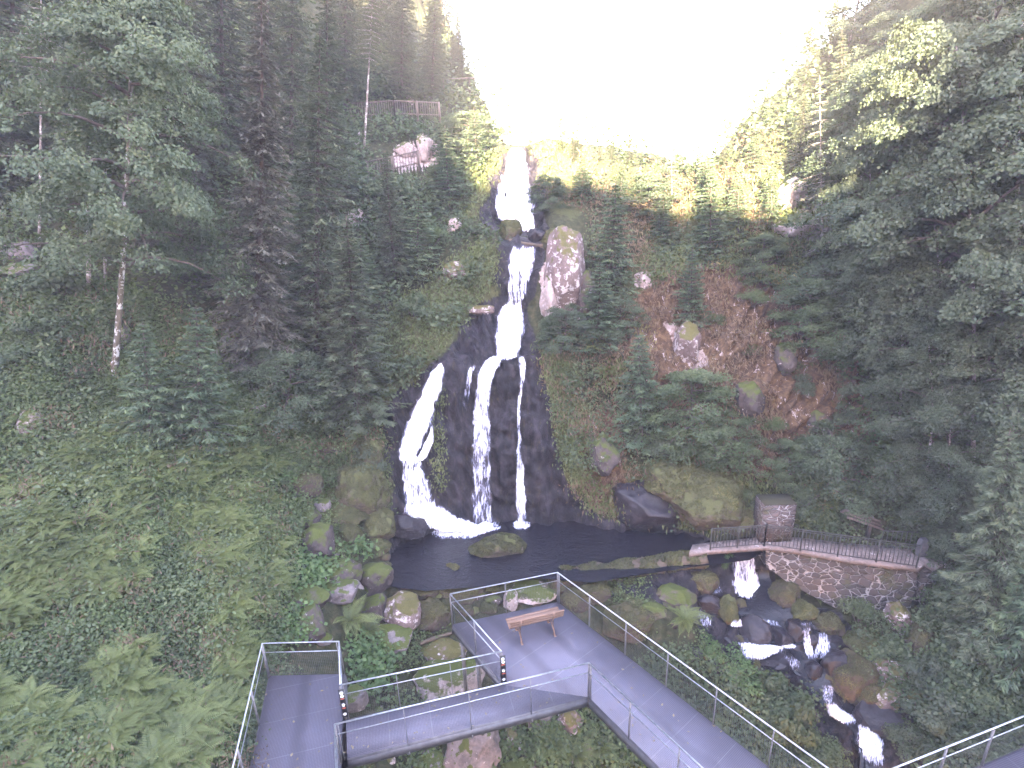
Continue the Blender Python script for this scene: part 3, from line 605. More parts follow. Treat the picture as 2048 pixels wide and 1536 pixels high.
B = [
 (637, 1084, 37, 42, 'rock_brown', 'egg-shaped dark brown boulder standing left of the mossy stones'),
 (700, 1070, 30, 25, 'rock_moss', 'mossy stone between the egg-shaped boulder and the pool'),
 (755, 1050, 44, 36, 'rock_moss', 'large mossy angular boulder left of the pool edge'),
 (749, 1098, 33, 23, 'rock_moss', 'round moss-capped stone at the water line left of the pool'),
 (815, 1054, 42, 30, 'rock_wet', 'wet black boulder beside the foot of the left cascade'),
 (730, 975, 58, 62, 'rock_moss', 'tall grassy moss-covered hump left of the falls'),
 (735, 905, 40, 38, 'rock_moss', 'upper part of the grassy mossy outcrop left of the falls'),
 (604, 968, 42, 34, 'rock_rust', 'brown mossy boulder among herbs above the egg-shaped boulder'),
 (690, 1030, 52, 20, 'rock_moss', 'long low moss-covered stone above the egg-shaped boulder'),
 (620, 1040, 30, 24, 'rock_brown', 'brown stone half hidden by leaves above the egg-shaped boulder'),
 (997, 1106, 61, 31, 'rock_moss', 'big round mossy boulder standing in the pool'),
 (908, 1142, 27, 15, 'rock_rust', 'small orange-mossed stone at the near pool edge'),
 (963, 1140, 14, 12, 'rock_rust', 'tiny mossed stone beside the big pool boulder'),
 (748, 1156, 41, 33, 'rock_brown', 'smooth brown boulder at the left corner of the pool'),
 (682, 1146, 48, 26, 'rock_brown', 'flat-topped brown boulder left of the smooth brown boulder'),
 (676, 1185, 45, 26, 'rock_grey', 'grey lichen-spotted rock below the flat-topped boulder'),
 (612, 1200, 48, 26, 'rock_brown', 'dark rock half buried in bright herbs on the left'),
 (805, 1222, 44, 44, 'rock_mid', 'tall mauve-grey boulder behind the cross bridge'),
 (750, 1215, 34, 28, 'rock_brown', 'brown stone between tall boulder and fern'),
 (622, 1248, 38, 46, 'rock_brown', 'upright dark rock just beyond the left walkway railing'),
 (868, 1230, 44, 30, 'rock_rust', 'rusty mossed rock left of the platform corner'),
 (855, 1178, 40, 18, 'rock_rust', 'low mossy ledge at the near edge of the pool'),
 (935, 1185, 42, 16, 'rock_rust', 'flat mossy stone behind the platform railing'),
 (780, 1280, 50, 26, 'rock_grey', 'greyish rock in the gap left of the platform'),
 (884, 1300, 52, 22, 'rock_mid', 'mauve rock under the left platform edge'),
 (895, 1178, 30, 15, 'rock_rust', 'rounded mossy stone left of the platform back rail'),
 (1000, 1172, 34, 13, 'rock_moss', 'mossy stone at the pool outlet behind the platform'),
 (1120, 1178, 30, 14, 'rock_rust', 'mossy stone under the left end of the big log'),
 (1062, 1178, 58, 18, 'rock_pale', 'pale pinkish slab behind the platform railing'),
 (1022, 1200, 16, 24, 'rock_pale', 'small bright white stone behind the platform railing'),
 (1190, 1185, 42, 18, 'rock_rust', 'mossy stone right of the platform corner post'),
 (1150, 1200, 36, 20, 'rock_rust', 'low mossy stone beside the platform corner'),
 (1250, 1245, 58, 36, 'rock_rust', 'broad brown boulder right of the platform railing'),
 (1262, 1208, 28, 14, 'rock_moss', 'small yellow-green mossed stone above the broad brown boulder'),
 (900, 1368, 74, 42, 'rock_pale', 'large pale lichen-white boulder under the cross bridge'),
 (706, 1402, 34, 22, 'rock_grey', 'grey boulder behind the corner of the two walkways'),
 (950, 1492, 62, 60, 'rock_grey', 'huge cracked grey boulder below the cross bridge'),
 (1078, 1432, 30, 26, 'rock_grey', 'grey boulder left of the pair under the bridge corner'),
 (1136, 1442, 32, 30, 'rock_mid', 'angular mauve boulder under the bridge corner'),
 (1026, 1482, 24, 22, 'rock_mid', 'small boulder right of the huge cracked boulder'),
 (850, 1528, 40, 22, 'rock_grey', 'rounded grey stone at the bottom edge below the cross bridge'),
 (1035, 1545, 44, 22, 'rock_grey', 'flat grey stone at the bottom edge below the ferns'),
 (1296, 1012, 76, 64, 'rock_wet', 'big dark overhanging rock at the right pool bank'),
 (1408, 1000, 92, 72, 'rock_moss', 'huge yellow-mossed boulder at the right pool bank'),
 (1350, 950, 84, 44, 'rock_moss', 'broad mossy rock shoulder above the dark overhanging rock'),
 (1475, 1030, 44, 44, 'rock_moss', 'mossy rock block between the yellow-mossed boulder and the pillar'),
 (1570, 720, 26, 36, 'rock_brown', 'brown rock outcrop in the middle of the brown cliff'),
 (1500, 800, 30, 40, 'rock_brown', 'brown rock outcrop low on the brown cliff'),
 (1640, 850, 26, 34, 'rock_brown', 'dark rock rib at the right of the brown cliff'),
 (1455, 1222, 27, 32, 'rock_moss', 'yellow-mossed boulder between the two stream arms'),
 (1420, 1205, 26, 20, 'rock_wet', 'dark wet stone left of the yellow-mossed boulder'),
 (1512, 1266, 42, 36, 'rock_wet', 'large wet black boulder amid the cascades'),
 (1560, 1276, 26, 24, 'rock_wet', 'small wet black stone right of the large wet boulder'),
 (1590, 1262, 20, 28, 'rock_wet', 'wet dark stone between the two white cascades'),
 (1626, 1284, 16, 22, 'rock_wet', 'wet dark stone under the right cascade'),
 (1548, 1322, 34, 13, 'rock_wet', 'flat wet stone below the left cascade'),
 (1628, 1340, 22, 22, 'rock_wet', 'wet dark stone at the head of the lower stream'),
 (1545, 1222, 40, 18, 'rock_rust', 'mossy stone below the little weir'),
 (1606, 1224, 28, 20, 'rock_moss', 'green moss cushion stone below the masonry wall'),
 (1568, 1192, 32, 30, 'rock_rust', 'reddish-brown rock right of the weir'),
 (1708, 1350, 52, 44, 'rock_rust', 'large rusty brown boulder beside the lower stream'),
 (1735, 1388, 40, 36, 'rock_rust', 'brown boulder leaning below the large rusty boulder'),
 (1672, 1330, 30, 28, 'rock_wet', 'wet flank stone left of the large rusty boulder'),
 (1782, 1340, 36, 28, 'rock_mid', 'flat-faced mauve boulder right of the rusty boulder'),
 (1730, 1282, 50, 28, 'rock_moss', 'long mossy boulder above the rusty boulder'),
 (1836, 1285, 32, 36, 'rock_rust', 'tall brown-mossed rock below the wall end'),
 (1798, 1236, 24, 34, 'rock_mid', 'reddish rock at the foot of the masonry wall end'),
 (1660, 1250, 32, 20, 'rock_rust', 'low brown rock right of the cascades'),
 (1790, 1398, 44, 22, 'rock_mid', 'leaf-hidden mauve boulder below the flat-faced one'),
 (1842, 1400, 30, 18, 'rock_mid', 'small mauve stone among leaves right of the stream'),
 (1760, 1440, 60, 30, 'rock_wet', 'dark rock shelf beside the lowest cascade'),
 (1235, 1140, 40, 14, 'rock_rust', 'mossy stone touching the big log'),
 (1410, 1165, 34, 22, 'rock_rust', 'mossy bank stone left of the weir'),
 (1350, 1190, 44, 20, 'rock_brown', 'dark brown stone below the right end of the log'),
 (1300, 1222, 34, 16, 'rock_brown', 'brown stone between log and broad brown boulder'),
 (1020, 462, 24, 24, 'rock_moss', 'mossy rock knob in the ledge between upper falls'),
 (1074, 473, 20, 17, 'rock_wet', 'round wet rock beside the ledge pool'),
 (1128, 548, 46, 102, 'rock_mid', 'tall lichen-spotted rock pillar right of the second fall'),
 (1168, 600, 30, 60, 'rock_brown', 'brown mossy rock shoulder right of the lichen-spotted pillar'),
 (1105, 480, 22, 24, 'rock_moss', 'mossy rock at the top left of the lichen-spotted pillar'),
 (1100, 600, 22, 50, 'rock_pale', 'pale flaking slab at the foot of the rock pillar'),
 (962, 620, 30, 13, 'rock_mid', 'pinkish ledge rock left of the second fall'),
 (910, 545, 26, 22, 'rock_mid', 'brown rock face among herbs left of the second fall'),
 (907, 452, 17, 18, 'rock_pale', 'white rock left of the uppermost cascade'),
 (717, 432, 13, 16, 'rock_pale', 'small pinkish-white rock between the firs'),
 (850, 300, 18, 34, 'rock_pale', 'bright standing rock above the lower wooden fence'),
 (812, 300, 26, 15, 'rock_pale', 'bright pale rocks beside the lower wooden fence'),
 (818, 202, 10, 14, 'rock_pale', 'pale rock above the picket fence'),
 (60, 850, 28, 34, 'rock_pale', 'lichen-white rock among herbs on the left bank'),
 (250, 676, 16, 28, 'rock_grey', 'slanted grey slab behind the maple trunk'),
 (30, 505, 46, 26, 'rock_grey', 'grey outcrop boulder at the far left edge'),
 (40, 540, 44, 18, 'rock_grey', 'lower grey ledge of the outcrop at the far left'),
 (510, 815, 26, 16, 'rock_mid', 'mauve rock below the hazel bush'),
 (655, 890, 44, 16, 'rock_rust', 'flat brown ledge left of the grassy outcrop'),
 (1580, 395, 34, 40, 'rock_pale', 'bright pinkish cliff rock on the upper right slope'),
 (1600, 455, 56, 26, 'rock_pale', 'white broken rock shelf on the upper right slope'),
 (1660, 470, 50, 22, 'rock_grey', 'shaded ledge rock right of the white rock shelf'),
 (1286, 565, 15, 20, 'rock_pale', 'small white rock in brown grass on the right slope'),
 (1372, 690, 26, 54, 'rock_mid', 'lichen-spotted rib of rock on the brown slope'),
 (1205, 905, 34, 50, 'rock_brown', 'brown rock bulge right of the lower falls'),
]
for b in B: boulder(*b, dz=.32 if b[5].startswith('big round mossy') else 0)
rq = random.Random(8)
def stones(poly, n, mats, r0, r1_, label, group):
    k = 0; P = np.array(poly)
    while k < n:
        u = rq.uniform(P[:, 0].min(), P[:, 0].max()); v = rq.uniform(P[:, 1].min(), P[:, 1].max())
        if not inpoly(np.array([u]), np.array([v]), poly)[0]: continue
        r = rq.uniform(r0, r1_); boulder(u, v, r*rq.uniform(.9, 1.4), r*rq.uniform(.6, .9), rq.choice(mats), label, name='stone', cat='stone', group=group, n=3); k += 1
stones([(575, 1010), (770, 1010), (790, 1180), (900, 1190), (890, 1300), (760, 1340), (600, 1260), (580, 1100)], 44, ['rock_brown', 'rock_brown', 'rock_moss', 'rock_grey', 'rock_rust'], 9, 19, 'small stone wedged among the boulders left of the pool', 'small stones left of the pool')
stones([(1180, 1180), (1420, 1190), (1400, 1300), (1560, 1330), (1620, 1390), (1560, 1400), (1300, 1290)], 24, ['rock_brown', 'rock_wet', 'rock_rust'], 8, 17, 'small stone between the long walkway and the stream', 'small stones between walkway and stream')
stones([(1440, 1205), (1640, 1225), (1700, 1300), (1790, 1420), (1740, 1480), (1660, 1380), (1480, 1330)], 34, ['rock_wet', 'rock_wet', 'rock_rust'], 7, 15, 'small dark stone in the rushing stream bed', 'small stones in the stream bed')
stones([(720, 1420), (1180, 1420), (1240, 1530), (760, 1530)], 18, ['rock_grey', 'rock_mid', 'rock_brown'], 10, 20, 'small grey stone on the ground below the bridges', 'small stones below the bridges')
stones([(800, 1178), (830, 1160), (920, 1160), (1110, 1168), (1120, 1190), (1000, 1230), (880, 1215)], 26, ['rock_rust', 'rock_moss', 'rock_brown'], 9, 16, 'small mossy stone on the pool bank behind the platform', 'small stones behind the platform')
# ------------------------------------------------------------------ steel walkways
def deck_piece(name, corners, along, label, cat='walkway'):
    root = empty(name, (corners[0][0], corners[0][1], 0), label=label, cat=cat)
    c = np.array(corners, float)-np.array([corners[0][0], corners[0][1]])
    a = math.atan2(along[1], along[0]); ca, sa = math.cos(-a), math.sin(-a); R2 = np.array([[ca, -sa], [sa, ca]])
    m = MB(); m.prism((c@R2.T), -.06, 0); d = m.build('deck', M['deck'], root); d.rotation_euler = (0, 0, a)
    return root, c
def edge_beam(root, a, b, z=-.08, h=.22, w=.07, name='edge_beam'):
    m = MB(); m.bar((a[0], a[1], z-h/2), (b[0], b[1], z-h/2), w, h); return m.build(name, M['beam'], root)
def railing(root, pts, org, posts=None, net=True, toe=True, spacing=1.35, top='rail', end=True, mid=True):
    """handrail, middle rail, posts and wire mesh between the given plan points (metres, relative to the thing)"""
    o = np.array(org[:2]); P = [np.array(p[:2], float)-o for p in pts]
    m = MB(); m2 = MB(); first = True
    m.tube([(p[0], p[1], 1.1) for p in P], .019, 8); m.build('handrail', M['rail'], root, smooth=True)
    for a, b in zip(P[:-1], P[1:]):
        d = b-a; L = np.linalg.norm(d); n = max(1, int(round(L/spacing)))
        if mid: 
            mm = MB(); mm.tube([(a[0], a[1], .80), (b[0], b[1], .80)], .012, 6); mm.build('middle_rail', M['rail'], root, smooth=True)
        for k in range(n+1):
            if k == n and not (b is P[-1]): continue
            if k == 0 and a is not P[0]: pass
            q = a+d*k/n; pm = MB(); pm.bar((q[0], q[1], -.32), (q[0], q[1], 1.08), .05, .014, up=(d[0]/L, d[1]/L, 0))
            pm.bar((q[0], q[1], -.32), (q[0], q[1], -.22), .07, .07)
            if k == 0 and a is not P[0] or k == 0: pm.bar((q[0]+d[0]/L*.07, q[1]+d[1]/L*.07, -.1), (q[0]+d[0]/L*.07, q[1]+d[1]/L*.07, 1.08), .045, .014, up=(d[0]/L, d[1]/L, 0))
            pm.build('post', M['post'], root)
        if net:
            w = MB(); w.box((L/2, 0, .42), (L, .004, .74)); ob = w.build('wire_mesh', M['net'], root); ob.location = (a[0], a[1], 0); ob.rotation_euler = (0, 0, math.atan2(d[1], d[0]))
        if toe: edge_beam(root, a, b, z=.0, h=.2, w=.02, name='toe_board')
def xy(u, v, Z): p = atZ(u, v, Z); return np.array([p[0], p[1]])
A1, A2 = xy(900, 1188, 1.1), xy(1115, 1145, 1.1); A3 = xy(1655, 1536, 1.1); A4 = xy(1178, 1326, 1.1); A5 = xy(1405, 1536, 1.1); A6 = xy(1003, 1303, 1.1)
A7 = xy(680, 1370, 1.1); A8 = xy(669, 1449, 1.1); A9 = xy(678, 1283, 1.1); A10 = xy(524, 1287, 1.1); A11 = xy(465, 1536, 1.1); A12 = xy(672, 1536, 1.1)
dm = (A3-A2)/np.linalg.norm(A3-A2); dm2 = (A5-A4)/np.linalg.norm(A5-A4)
E3 = A2+dm*13.5; E5 = A4+dm2*9.5
r1, _ = deck_piece('viewing_platform', [A1, A6, A4, E5, E3, A2][::-1], dm, 'grey steel viewing platform with bench and long walkway towards the lower right', 'platform')
O1 = A2
railing(r1, [A6, A1], O1); railing(r1, [A1, A2, E3], O1); railing(r1, [A4, E5], O1)
for a, b in ((A6, A1), (A1, A2), (A2, E3), (A4, E5)): edge_beam(r1, a-O1, b-O1, z=-.07, h=.2)
m = MB(); q = (A1+A6)/2-O1+np.array([.12, -.1])
for t in (.12, .45):
    w = A1*(1-t)+A6*t-O1; mm = MB(); mm.tube([(w[0]+.1, w[1], -.25), (w[0]+.1, w[1], -3.2)], .06, 8); mm.build('support_post', M['post'], r1)
r2, _ = deck_piece('cross_bridge', [A7+(0, 0), A8, A4-dm*.0, A6], A4-A8, 'grey steel cross bridge joining the left walkway to the platform', 'bridge')
O2 = A7
railing(r2, [A7, A6], O2); railing(r2, [A8, A4], O2)
for a, b in ((A7, A6), (A8, A4)): edge_beam(r2, a-O2, b-O2, z=-.07, h=.2)
mm = MB(); 
for t in np.linspace(.05, .95, 8):
    a = A7*(1-t)+A6*t-O2; b = A8*(1-t)+A4*t-O2; mm.bar((a[0], a[1], -.14), (b[0], b[1], -.14), .08, .12)
mm.build('cross_beam', M['beam'], r2)
dl = (A11-A10)/np.linalg.norm(A11-A10); dl2 = (A12-A8)/np.linalg.norm(A12-A8); E11 = A10+dl*9; E12 = A8+dl2*6.5
r3, _ = deck_piece('left_walkway', [A9, A10, E11, E12, A8, A7], dl, 'grey steel walkway at lower left with fenced dead end', 'walkway')
r3.name = 'steel_walkway'
O3 = A9
railing(r3, [A7, A9, A10, E11], O3, spacing=1.5); railing(r3, [A8, E12], O3, spacing=1.5)
for a, b in ((A9, A10), (A10, E11), (A8, E12), (A7, A9)): edge_beam(r3, a-O3, b-O3, z=-.07, h=.2)
C1 = xy(1790, 1536, 1.1); C2 = xy(2048, 1432, 1.1); dc = (C2-C1)/np.linalg.norm(C2-C1); nc = np.array([dc[1], -dc[0]])
C0 = C1-dc*2.6; C3 = C1+dc*8
r4, _ = deck_piece('steel_walkway', [C0, C3, C3+nc*2.0, C0+nc*2.0][::-1], dc, 'grey steel walkway crossing the bottom right corner')
O4 = C0+nc*2.0
railing(r4, [C0, C3], O4); railing(r4, [C0+nc*2.0, C3+nc*2.0], O4); edge_beam(r4, C0-O4, C3-O4, h=.2)
# post signs
def post_sign(p, label):
    r = empty('trail_sign', (p[0], p[1], .0), rz=rad(10), label=label, cat='sign')
    m = MB(); m.box((0, -.045, .60), (.13, .012, .86)); bd = m.build('board', M['signblack'], r)
    m = MB(); rr = random.Random(5)
    def blob(cx, cz, w, h, k=8):
        a = np.linspace(0, 2*math.pi, k, endpoint=False); V = np.c_[cx+w*np.cos(a)*[rr.uniform(.8, 1.1) for _ in a], np.full(k, -.054), cz+h*np.sin(a)]
        V2 = V.copy(); V2[:, 1] = -.058; m = MB(); m.add(np.concatenate([V, V2]), [[i, (i+1) % k, k+(i+1) % k, k+i] for i in range(k)], [[k, k+i+1, k+i] for i in range(1, k-1)]); m.build('marking', M['signwhite'], r)
    blob(0, .93, .045, .06); blob(0, .83, .05, .05, 5); blob(.0, .56, .05, .06, 5); blob(0, .27, .045, .045)
    for z in (.74, .45):
        m = MB(); m.box((0, -.053, z), (.09, .006, .03)); m.build('marking', M['signred'], r)
post_sign(A7+(.02, -.02), 'narrow black and white marker sign on the left walkway corner post')
post_sign(A6+(.02, -.02), 'narrow black and white marker sign on the platform corner post')
def litter():
    rs = np.random.RandomState(4); V_ = []; 
    for P, n in (([A1, A6, A4, E5, E3, A2], 150), ([A9, A10, E11, E12, A8, A7], 110), ([A7, A8, A4, A6], 50)):
        P = np.array(P); x = rs.uniform(P[:, 0].min(), P[:, 0].max(), n*3); y = rs.uniform(P[:, 1].min(), P[:, 1].max(), n*3); k = inpoly(x, y, P); V_.append(np.c_[x[k], y[k]][:n])
    c = np.concatenate(V_); n = len(c); a = rs.rand(n)*6.28; L = rs.uniform(.02, .05, n); d = np.c_[np.cos(a), np.sin(a)]; e = np.c_[-d[:, 1], d[:, 0]]
    q = np.stack([c-d*L[:, None], c+e*L[:, None]*.5, c+d*L[:, None], c-e*L[:, None]*.5], 1); z = np.full((n, 4, 1), .006); z[:, 2] += .01; z[:, 1] += .004
    o = mk('fallen_leaves', np.concatenate([q, z], 2).reshape(-1, 3), np.arange(n*4).reshape(-1, 4), M['litter']); tag(o, 'scattered fallen leaves and crumbs on the steel decks', kind='stuff')
M['litter'] = flat('leaf_litter', (.20, .16, .10), .9)
litter()
# bench
def bench():
    a = atZ(1020, 1262, .43)[:2]; b = atZ(1126, 1236, .43)[:2]; c = (a+b)/2; d = b-a; L = np.linalg.norm(d)
    r = empty('park_bench', (c[0], c[1], 0), rz=math.atan2(d[1], d[0]), label='reddish wooden slatted bench on the platform facing the falls', cat='bench')
    h = L/2; m = MB()
    for k in range(4): m.bar((-h, .10+k*.105, .45), (h, .10+k*.105, .45), .085, .035, up=(0, 0, 1))
    m.build('seat', M['bench'], r)
    m = MB()
    for z, y in ((.56, -.02), (.66, -.05), (.76, -.08)): m.bar((-h, y, z), (h, y, z), .032, .085, up=(0, -.25, 1))
    m.build('backrest', M['bench'], r)
    for s in (-1, 1):
        x = s*(h-.30); m = MB()
        m.tube([(x, -.12, .0), (x, -.02, .15), (x, .03, .42), (x, -.06, .60), (x, -.11, .79)], .025, 8)
        m.tube([(x, .03, .42), (x, .40, .42), (x, .44, .30), (x, .40, .12), (x, .46, 0)], .025, 8)
        m.tube([(x, .0, .12), (x, .22, .24), (x, .42, .12)], .018, 6); m.bar((x, -.18, .01), (x, -.04, .01), .06, .02); m.bar((x, .38, .01), (x, .52, .01), .06, .02)
        m.build('leg', M['bench'], r, smooth=False)
bench()
# ------------------------------------------------------------------ stone bridge, wall, iron railing
BZ = -1.72
def right_works():
    # footbridge path slab
    w0 = [xy(1378, 1106, BZ), xy(1420, 1100, BZ), xy(1530, 1092, BZ), xy(1600, 1100, BZ), xy(1700, 1118, BZ), xy(1835, 1135, BZ), xy(1862, 1120, BZ)]
    w1 = [xy(1385, 1090, BZ), xy(1430, 1084, BZ), xy(1530, 1074, BZ), xy(1600, 1076, BZ), xy(1700, 1088, BZ), xy(1835, 1098, BZ), xy(1850, 1090, BZ)]
    n = len(w0); V = []
    for (a, b) in zip(w0, w1): V += [(a[0], a[1], BZ), (b[0], b[1], BZ+.02), (a[0], a[1], BZ-.22), (b[0], b[1], BZ-.22)]
    Q = []
    for i in range(n-1):
        k = i*4; Q += [[k, k+4, k+5, k+1], [k+2, k+3, k+7, k+6], [k, k+2, k+6, k+4], [k+1, k+5, k+7, k+3]]
    Q += [[0, 1, 3, 2], [n*4-4, n*4-2, n*4-1, n*4-3]]
    o = mk('stone_footbridge', V, np.array(Q), M['slab']); tag(o, 'stone slab footbridge and ledge path over the small weir', 'footbridge')
    # rubble wall under it
    t0 = [xy(1532, 1098, BZ-.2), xy(1600, 1108, BZ-.2), xy(1700, 1126, BZ-.2), xy(1790, 1140, BZ-.2), xy(1838, 1143, BZ-.2)]
    seg = MB(); ns = 14
    T = np.array([[np.interp(q, np.linspace(0, 1, len(t0)), [p[k] for p in t0]) for k in (0, 1)] for q in np.linspace(0, 1, ns*3)])
    hts = np.interp(np.linspace(0, 1, ns*3), [0, .15, .4, .75, 1], [.7, 1.2, 1.9, 2.7, 2.9]); nz = 14; P = []
    for i, (x, y) in enumerate(T):
        for k in range(nz+1):
            z = BZ-.225-hts[i]*k/nz; P.append((x, y+.06-.22*k/nz, z))
    P = np.array(P); P[:, 1] += .10*fbm(P, 2.4, 3, 5); 
    m_ = len(T); w = nz+1; i, j = np.meshgrid(np.arange(m_-1), np.arange(w-1), indexing='ij'); a = (i*w+j).ravel(); Q = np.stack([a, a+1, a+w+1, a+w], 1)
    back = P+[0, .7, 0]; nP = len(P)
    Qb = Q[:, ::-1]+nP; side = np.array([[k, k+1, nP+k+1, nP+k] for k in range(w-1)]+[[(m_-1)*w+k+1, (m_-1)*w+k, nP+(m_-1)*w+k, nP+(m_-1)*w+k+1] for k in range(w-1)]+[[i*w, nP+i*w, nP+(i+1)*w, (i+1)*w] for i in range(m_-1)])
    o = mk('masonry_wall', np.concatenate([P, back]), [np.concatenate([Q, Qb, side])], M['wall'], smooth=True); tag(o, 'dark rubble wall with pale mortar below the ledge path', 'wall')
    # end cap slab with stone blocks at right end
    e = atZ(1852, 1120, BZ-.1); m = MB(); m.box((0, 0, 0), (.75, .9, .16)); o = m.build('path_end_slab', M['slab']); o.location = (e[0], e[1]-.1, BZ-.05); o.rotation_euler = (0, .05, .3); tag(o, 'thick slab at the right end of the ledge path', 'slab')
    m = MB(); m.box((0, 0, 0), (.55, .7, 1.7)); o = m.build('wall_pier', M['wall']); o.location = (e[0]-.05, e[1]-.05, BZ-1.05); tag(o, 'masonry pier carrying the right end slab', 'pier')
    # pillar
    a = atZ(1519, 1085, BZ); b = atZ(1583, 1084, BZ); W = np.linalg.norm(b-a); c = (a+b)/2; H = 1.72; m = MB()
    nx, nz2 = 10, 16
    m.box((0, 0, H/2), (W, .8, H)); pil = empty('stone_pillar', (c[0], c[1]+.4, BZ), label='square block-masonry pillar behind the iron railing', cat='pillar'); m.build('shaft', M['pillar'], pil)
    m = MB(); m.box((0, 0, H+.02), (W-.02, .78, .05)); m.build('moss_cap', M['mossleaf0'], pil)
    # rock mass left of the pillar behind
    # grey stone marker
    p = atZ(1840, 1112, BZ); m = MB(); V, Fc = rockshape(5, .06, 3, 3); mx = np.abs(V).max(0); V = V/mx; V = np.sign(V)*np.abs(V)**.55*[.18, .14, .42]
    o = mk('marker_stone', V, Fc, M['stone'], smooth=True); o.location = (p[0], p[1], BZ+.40); tag(o, 'upright grey stone at the right end of the iron railing', 'stone')
    # iron railing
    pts = [xy(1420, 1100, BZ), xy(1528, 1092, BZ), xy(1832, 1136, BZ)]
    r = empty('iron_railing', (pts[0][0], pts[0][1], BZ), label='dark iron railing with thin balusters along the footbridge and ledge', cat='railing')
    P = [p-pts[0] for p in pts]; m = MB(); m.tube([(p[0], p[1], .98) for p in P], .022, 6); m.tube([(p[0], p[1], .90) for p in P], .014, 6); m.build('top_rail', M['iron'], r)
    m = MB(); m.tube([(p[0], p[1], .10) for p in P], .016, 6); m.build('bottom_rail', M['iron'], r)
    for a, b, np_ in ((P[0], P[1], 2), (P[1], P[2], 4)):
        L = np.linalg.norm(b-a); nb = int(L/.13)
        for k in range(np_+1):
            q = a+(b-a)*k/np_; mm = MB(); mm.bar((q[0], q[1], 0), (q[0], q[1], 1.02), .04, .04); mm.build('post', M['iron'], r)
        for k in range(1, nb):
            q = a+(b-a)*k/nb; mm = MB(); mm.bar((q[0], q[1], .10), (q[0], q[1], .90), .018, .018); mm.build('baluster', M['iron'], r)
    # second railing behind, right part
    p2 = [xy(1760, 1096, BZ), xy(1836, 1100, BZ)]; r = empty('iron_railing', (p2[0][0], p2[0][1], BZ), label='short far iron railing behind the ledge path near the grey stone', cat='railing')
    d = p2[1]-p2[0]; m = MB(); m.tube([(0, 0, .8), (d[0], d[1], .8)], .02, 6); m.tube([(0, 0, .12), (d[0], d[1], .12)], .014, 6); m.build('top_rail', M['iron'], r)
    for k in range(9):
        mm = MB(); q = d*k/8; mm.bar((q[0], q[1], 0), (q[0], q[1], .8), .02, .02); mm.build('baluster', M['iron'], r)
    # information board with little log roof on a post
    p = atZ(1733, 1082, BZ); r = empty('information_stand', (p[0], p[1], BZ), label='rustic stand with a small split-log roof beside the ledge path', cat='stand')
    m = MB(); m.bar((0, 0, 0), (0.02, 0, 1.15), .13, .10); m.build('post', M['beam'], r)
    a = atY(1690, 1021, p[1]-.1)-[p[0], p[1], BZ]; b = atY(1760, 1045, p[1]-.2)-[p[0], p[1], BZ]
    m = MB(); R = Vector((b-a)).normalized(); 
    for k in range(5): 
        o_ = np.array([0, -.22+k*.11, -.10*abs(k-2)+.03]); m.tube([a+o_, a*.5+b*.5+o_+[0, 0, .01], b+o_], .058, 8)
    m.build('roof', M['fence'], r); m = MB(); m.bar(a+[.05, 0, -.12], b+[-.05, 0, -.12], .3, .06); m.build('board', M['signblack'], r)
right_works()
# ------------------------------------------------------------------ logs
def flip_n(V, Q):
    n = np.cross(V[Q[:, 1]]-V[Q[:, 0]], V[Q[:, 3]]-V[Q[:, 0]]); k = V[Q[:, 0]][:, 2] > np.median(V[:, 2])+.1; return n[k, 2].mean() < 0
def log(u0, v0, u1, v1, r0, r1_, mat, label, off=.1, seed=0, name='fallen_log', Y0=None, Y1=None):
    a = g1(u0, v0) if Y0 is None else atY(u0, v0, Y0); b = g1(u1, v1) if Y1 is None else atY(u1, v1, Y1); n = 60; t = np.linspace(0, 1, n)[:, None]; p = a*(1-t)+b*t; p[:, 2] += off
    p += .05*np.stack([fbm(p, .8, 3, seed+k) for k in range(3)], 1); V, Q, T = tube(p, np.linspace(r0, r1_, n), 20); V = V+(.04+.22*r0)*fbm(V, 2.2, 4, seed)[:, None]
    o = mk(name, V, [Q, T], M[mat], smooth=True)
    if r0 > .3: TUFT.append((o, V, np.concatenate([Q[:, :3], Q[:, [0, 2, 3]]])[:, ::-1] if flip_n(V, Q) else np.concatenate([Q[:, :3], Q[:, [0, 2, 3]]]), 'rock_rust'))
    return tag(o, label, 'log')
log(1098, 1172, 1402, 1140, .42, .36, 'log', 'big moss-covered log lying across the pool outlet', seed=3, off=0.42)
log(842, 1294, 925, 1268, .08, .07, 'log', 'grey-brown bare log lying left of the platform', off=.2, seed=5)
log(1065, 1468, 1110, 1492, .05, .04, 'log', 'thin stick lying among the ferns below the bridge', off=.2, seed=7)
log(1018, 490, 1084, 490, .08, .08, 'log', 'straight timber weir sill above the second tier', off=.05, seed=8)
log(590, 700, 520, 795, .10, .07, 'log', 'dark slanting dead stem beside the hazel bush', off=.3, seed=9)
log(1640, 400, 1570, 470, .10, .08, 'paleplank', 'pale broken trunk lying on the upper right rocks', off=.3, seed=10)
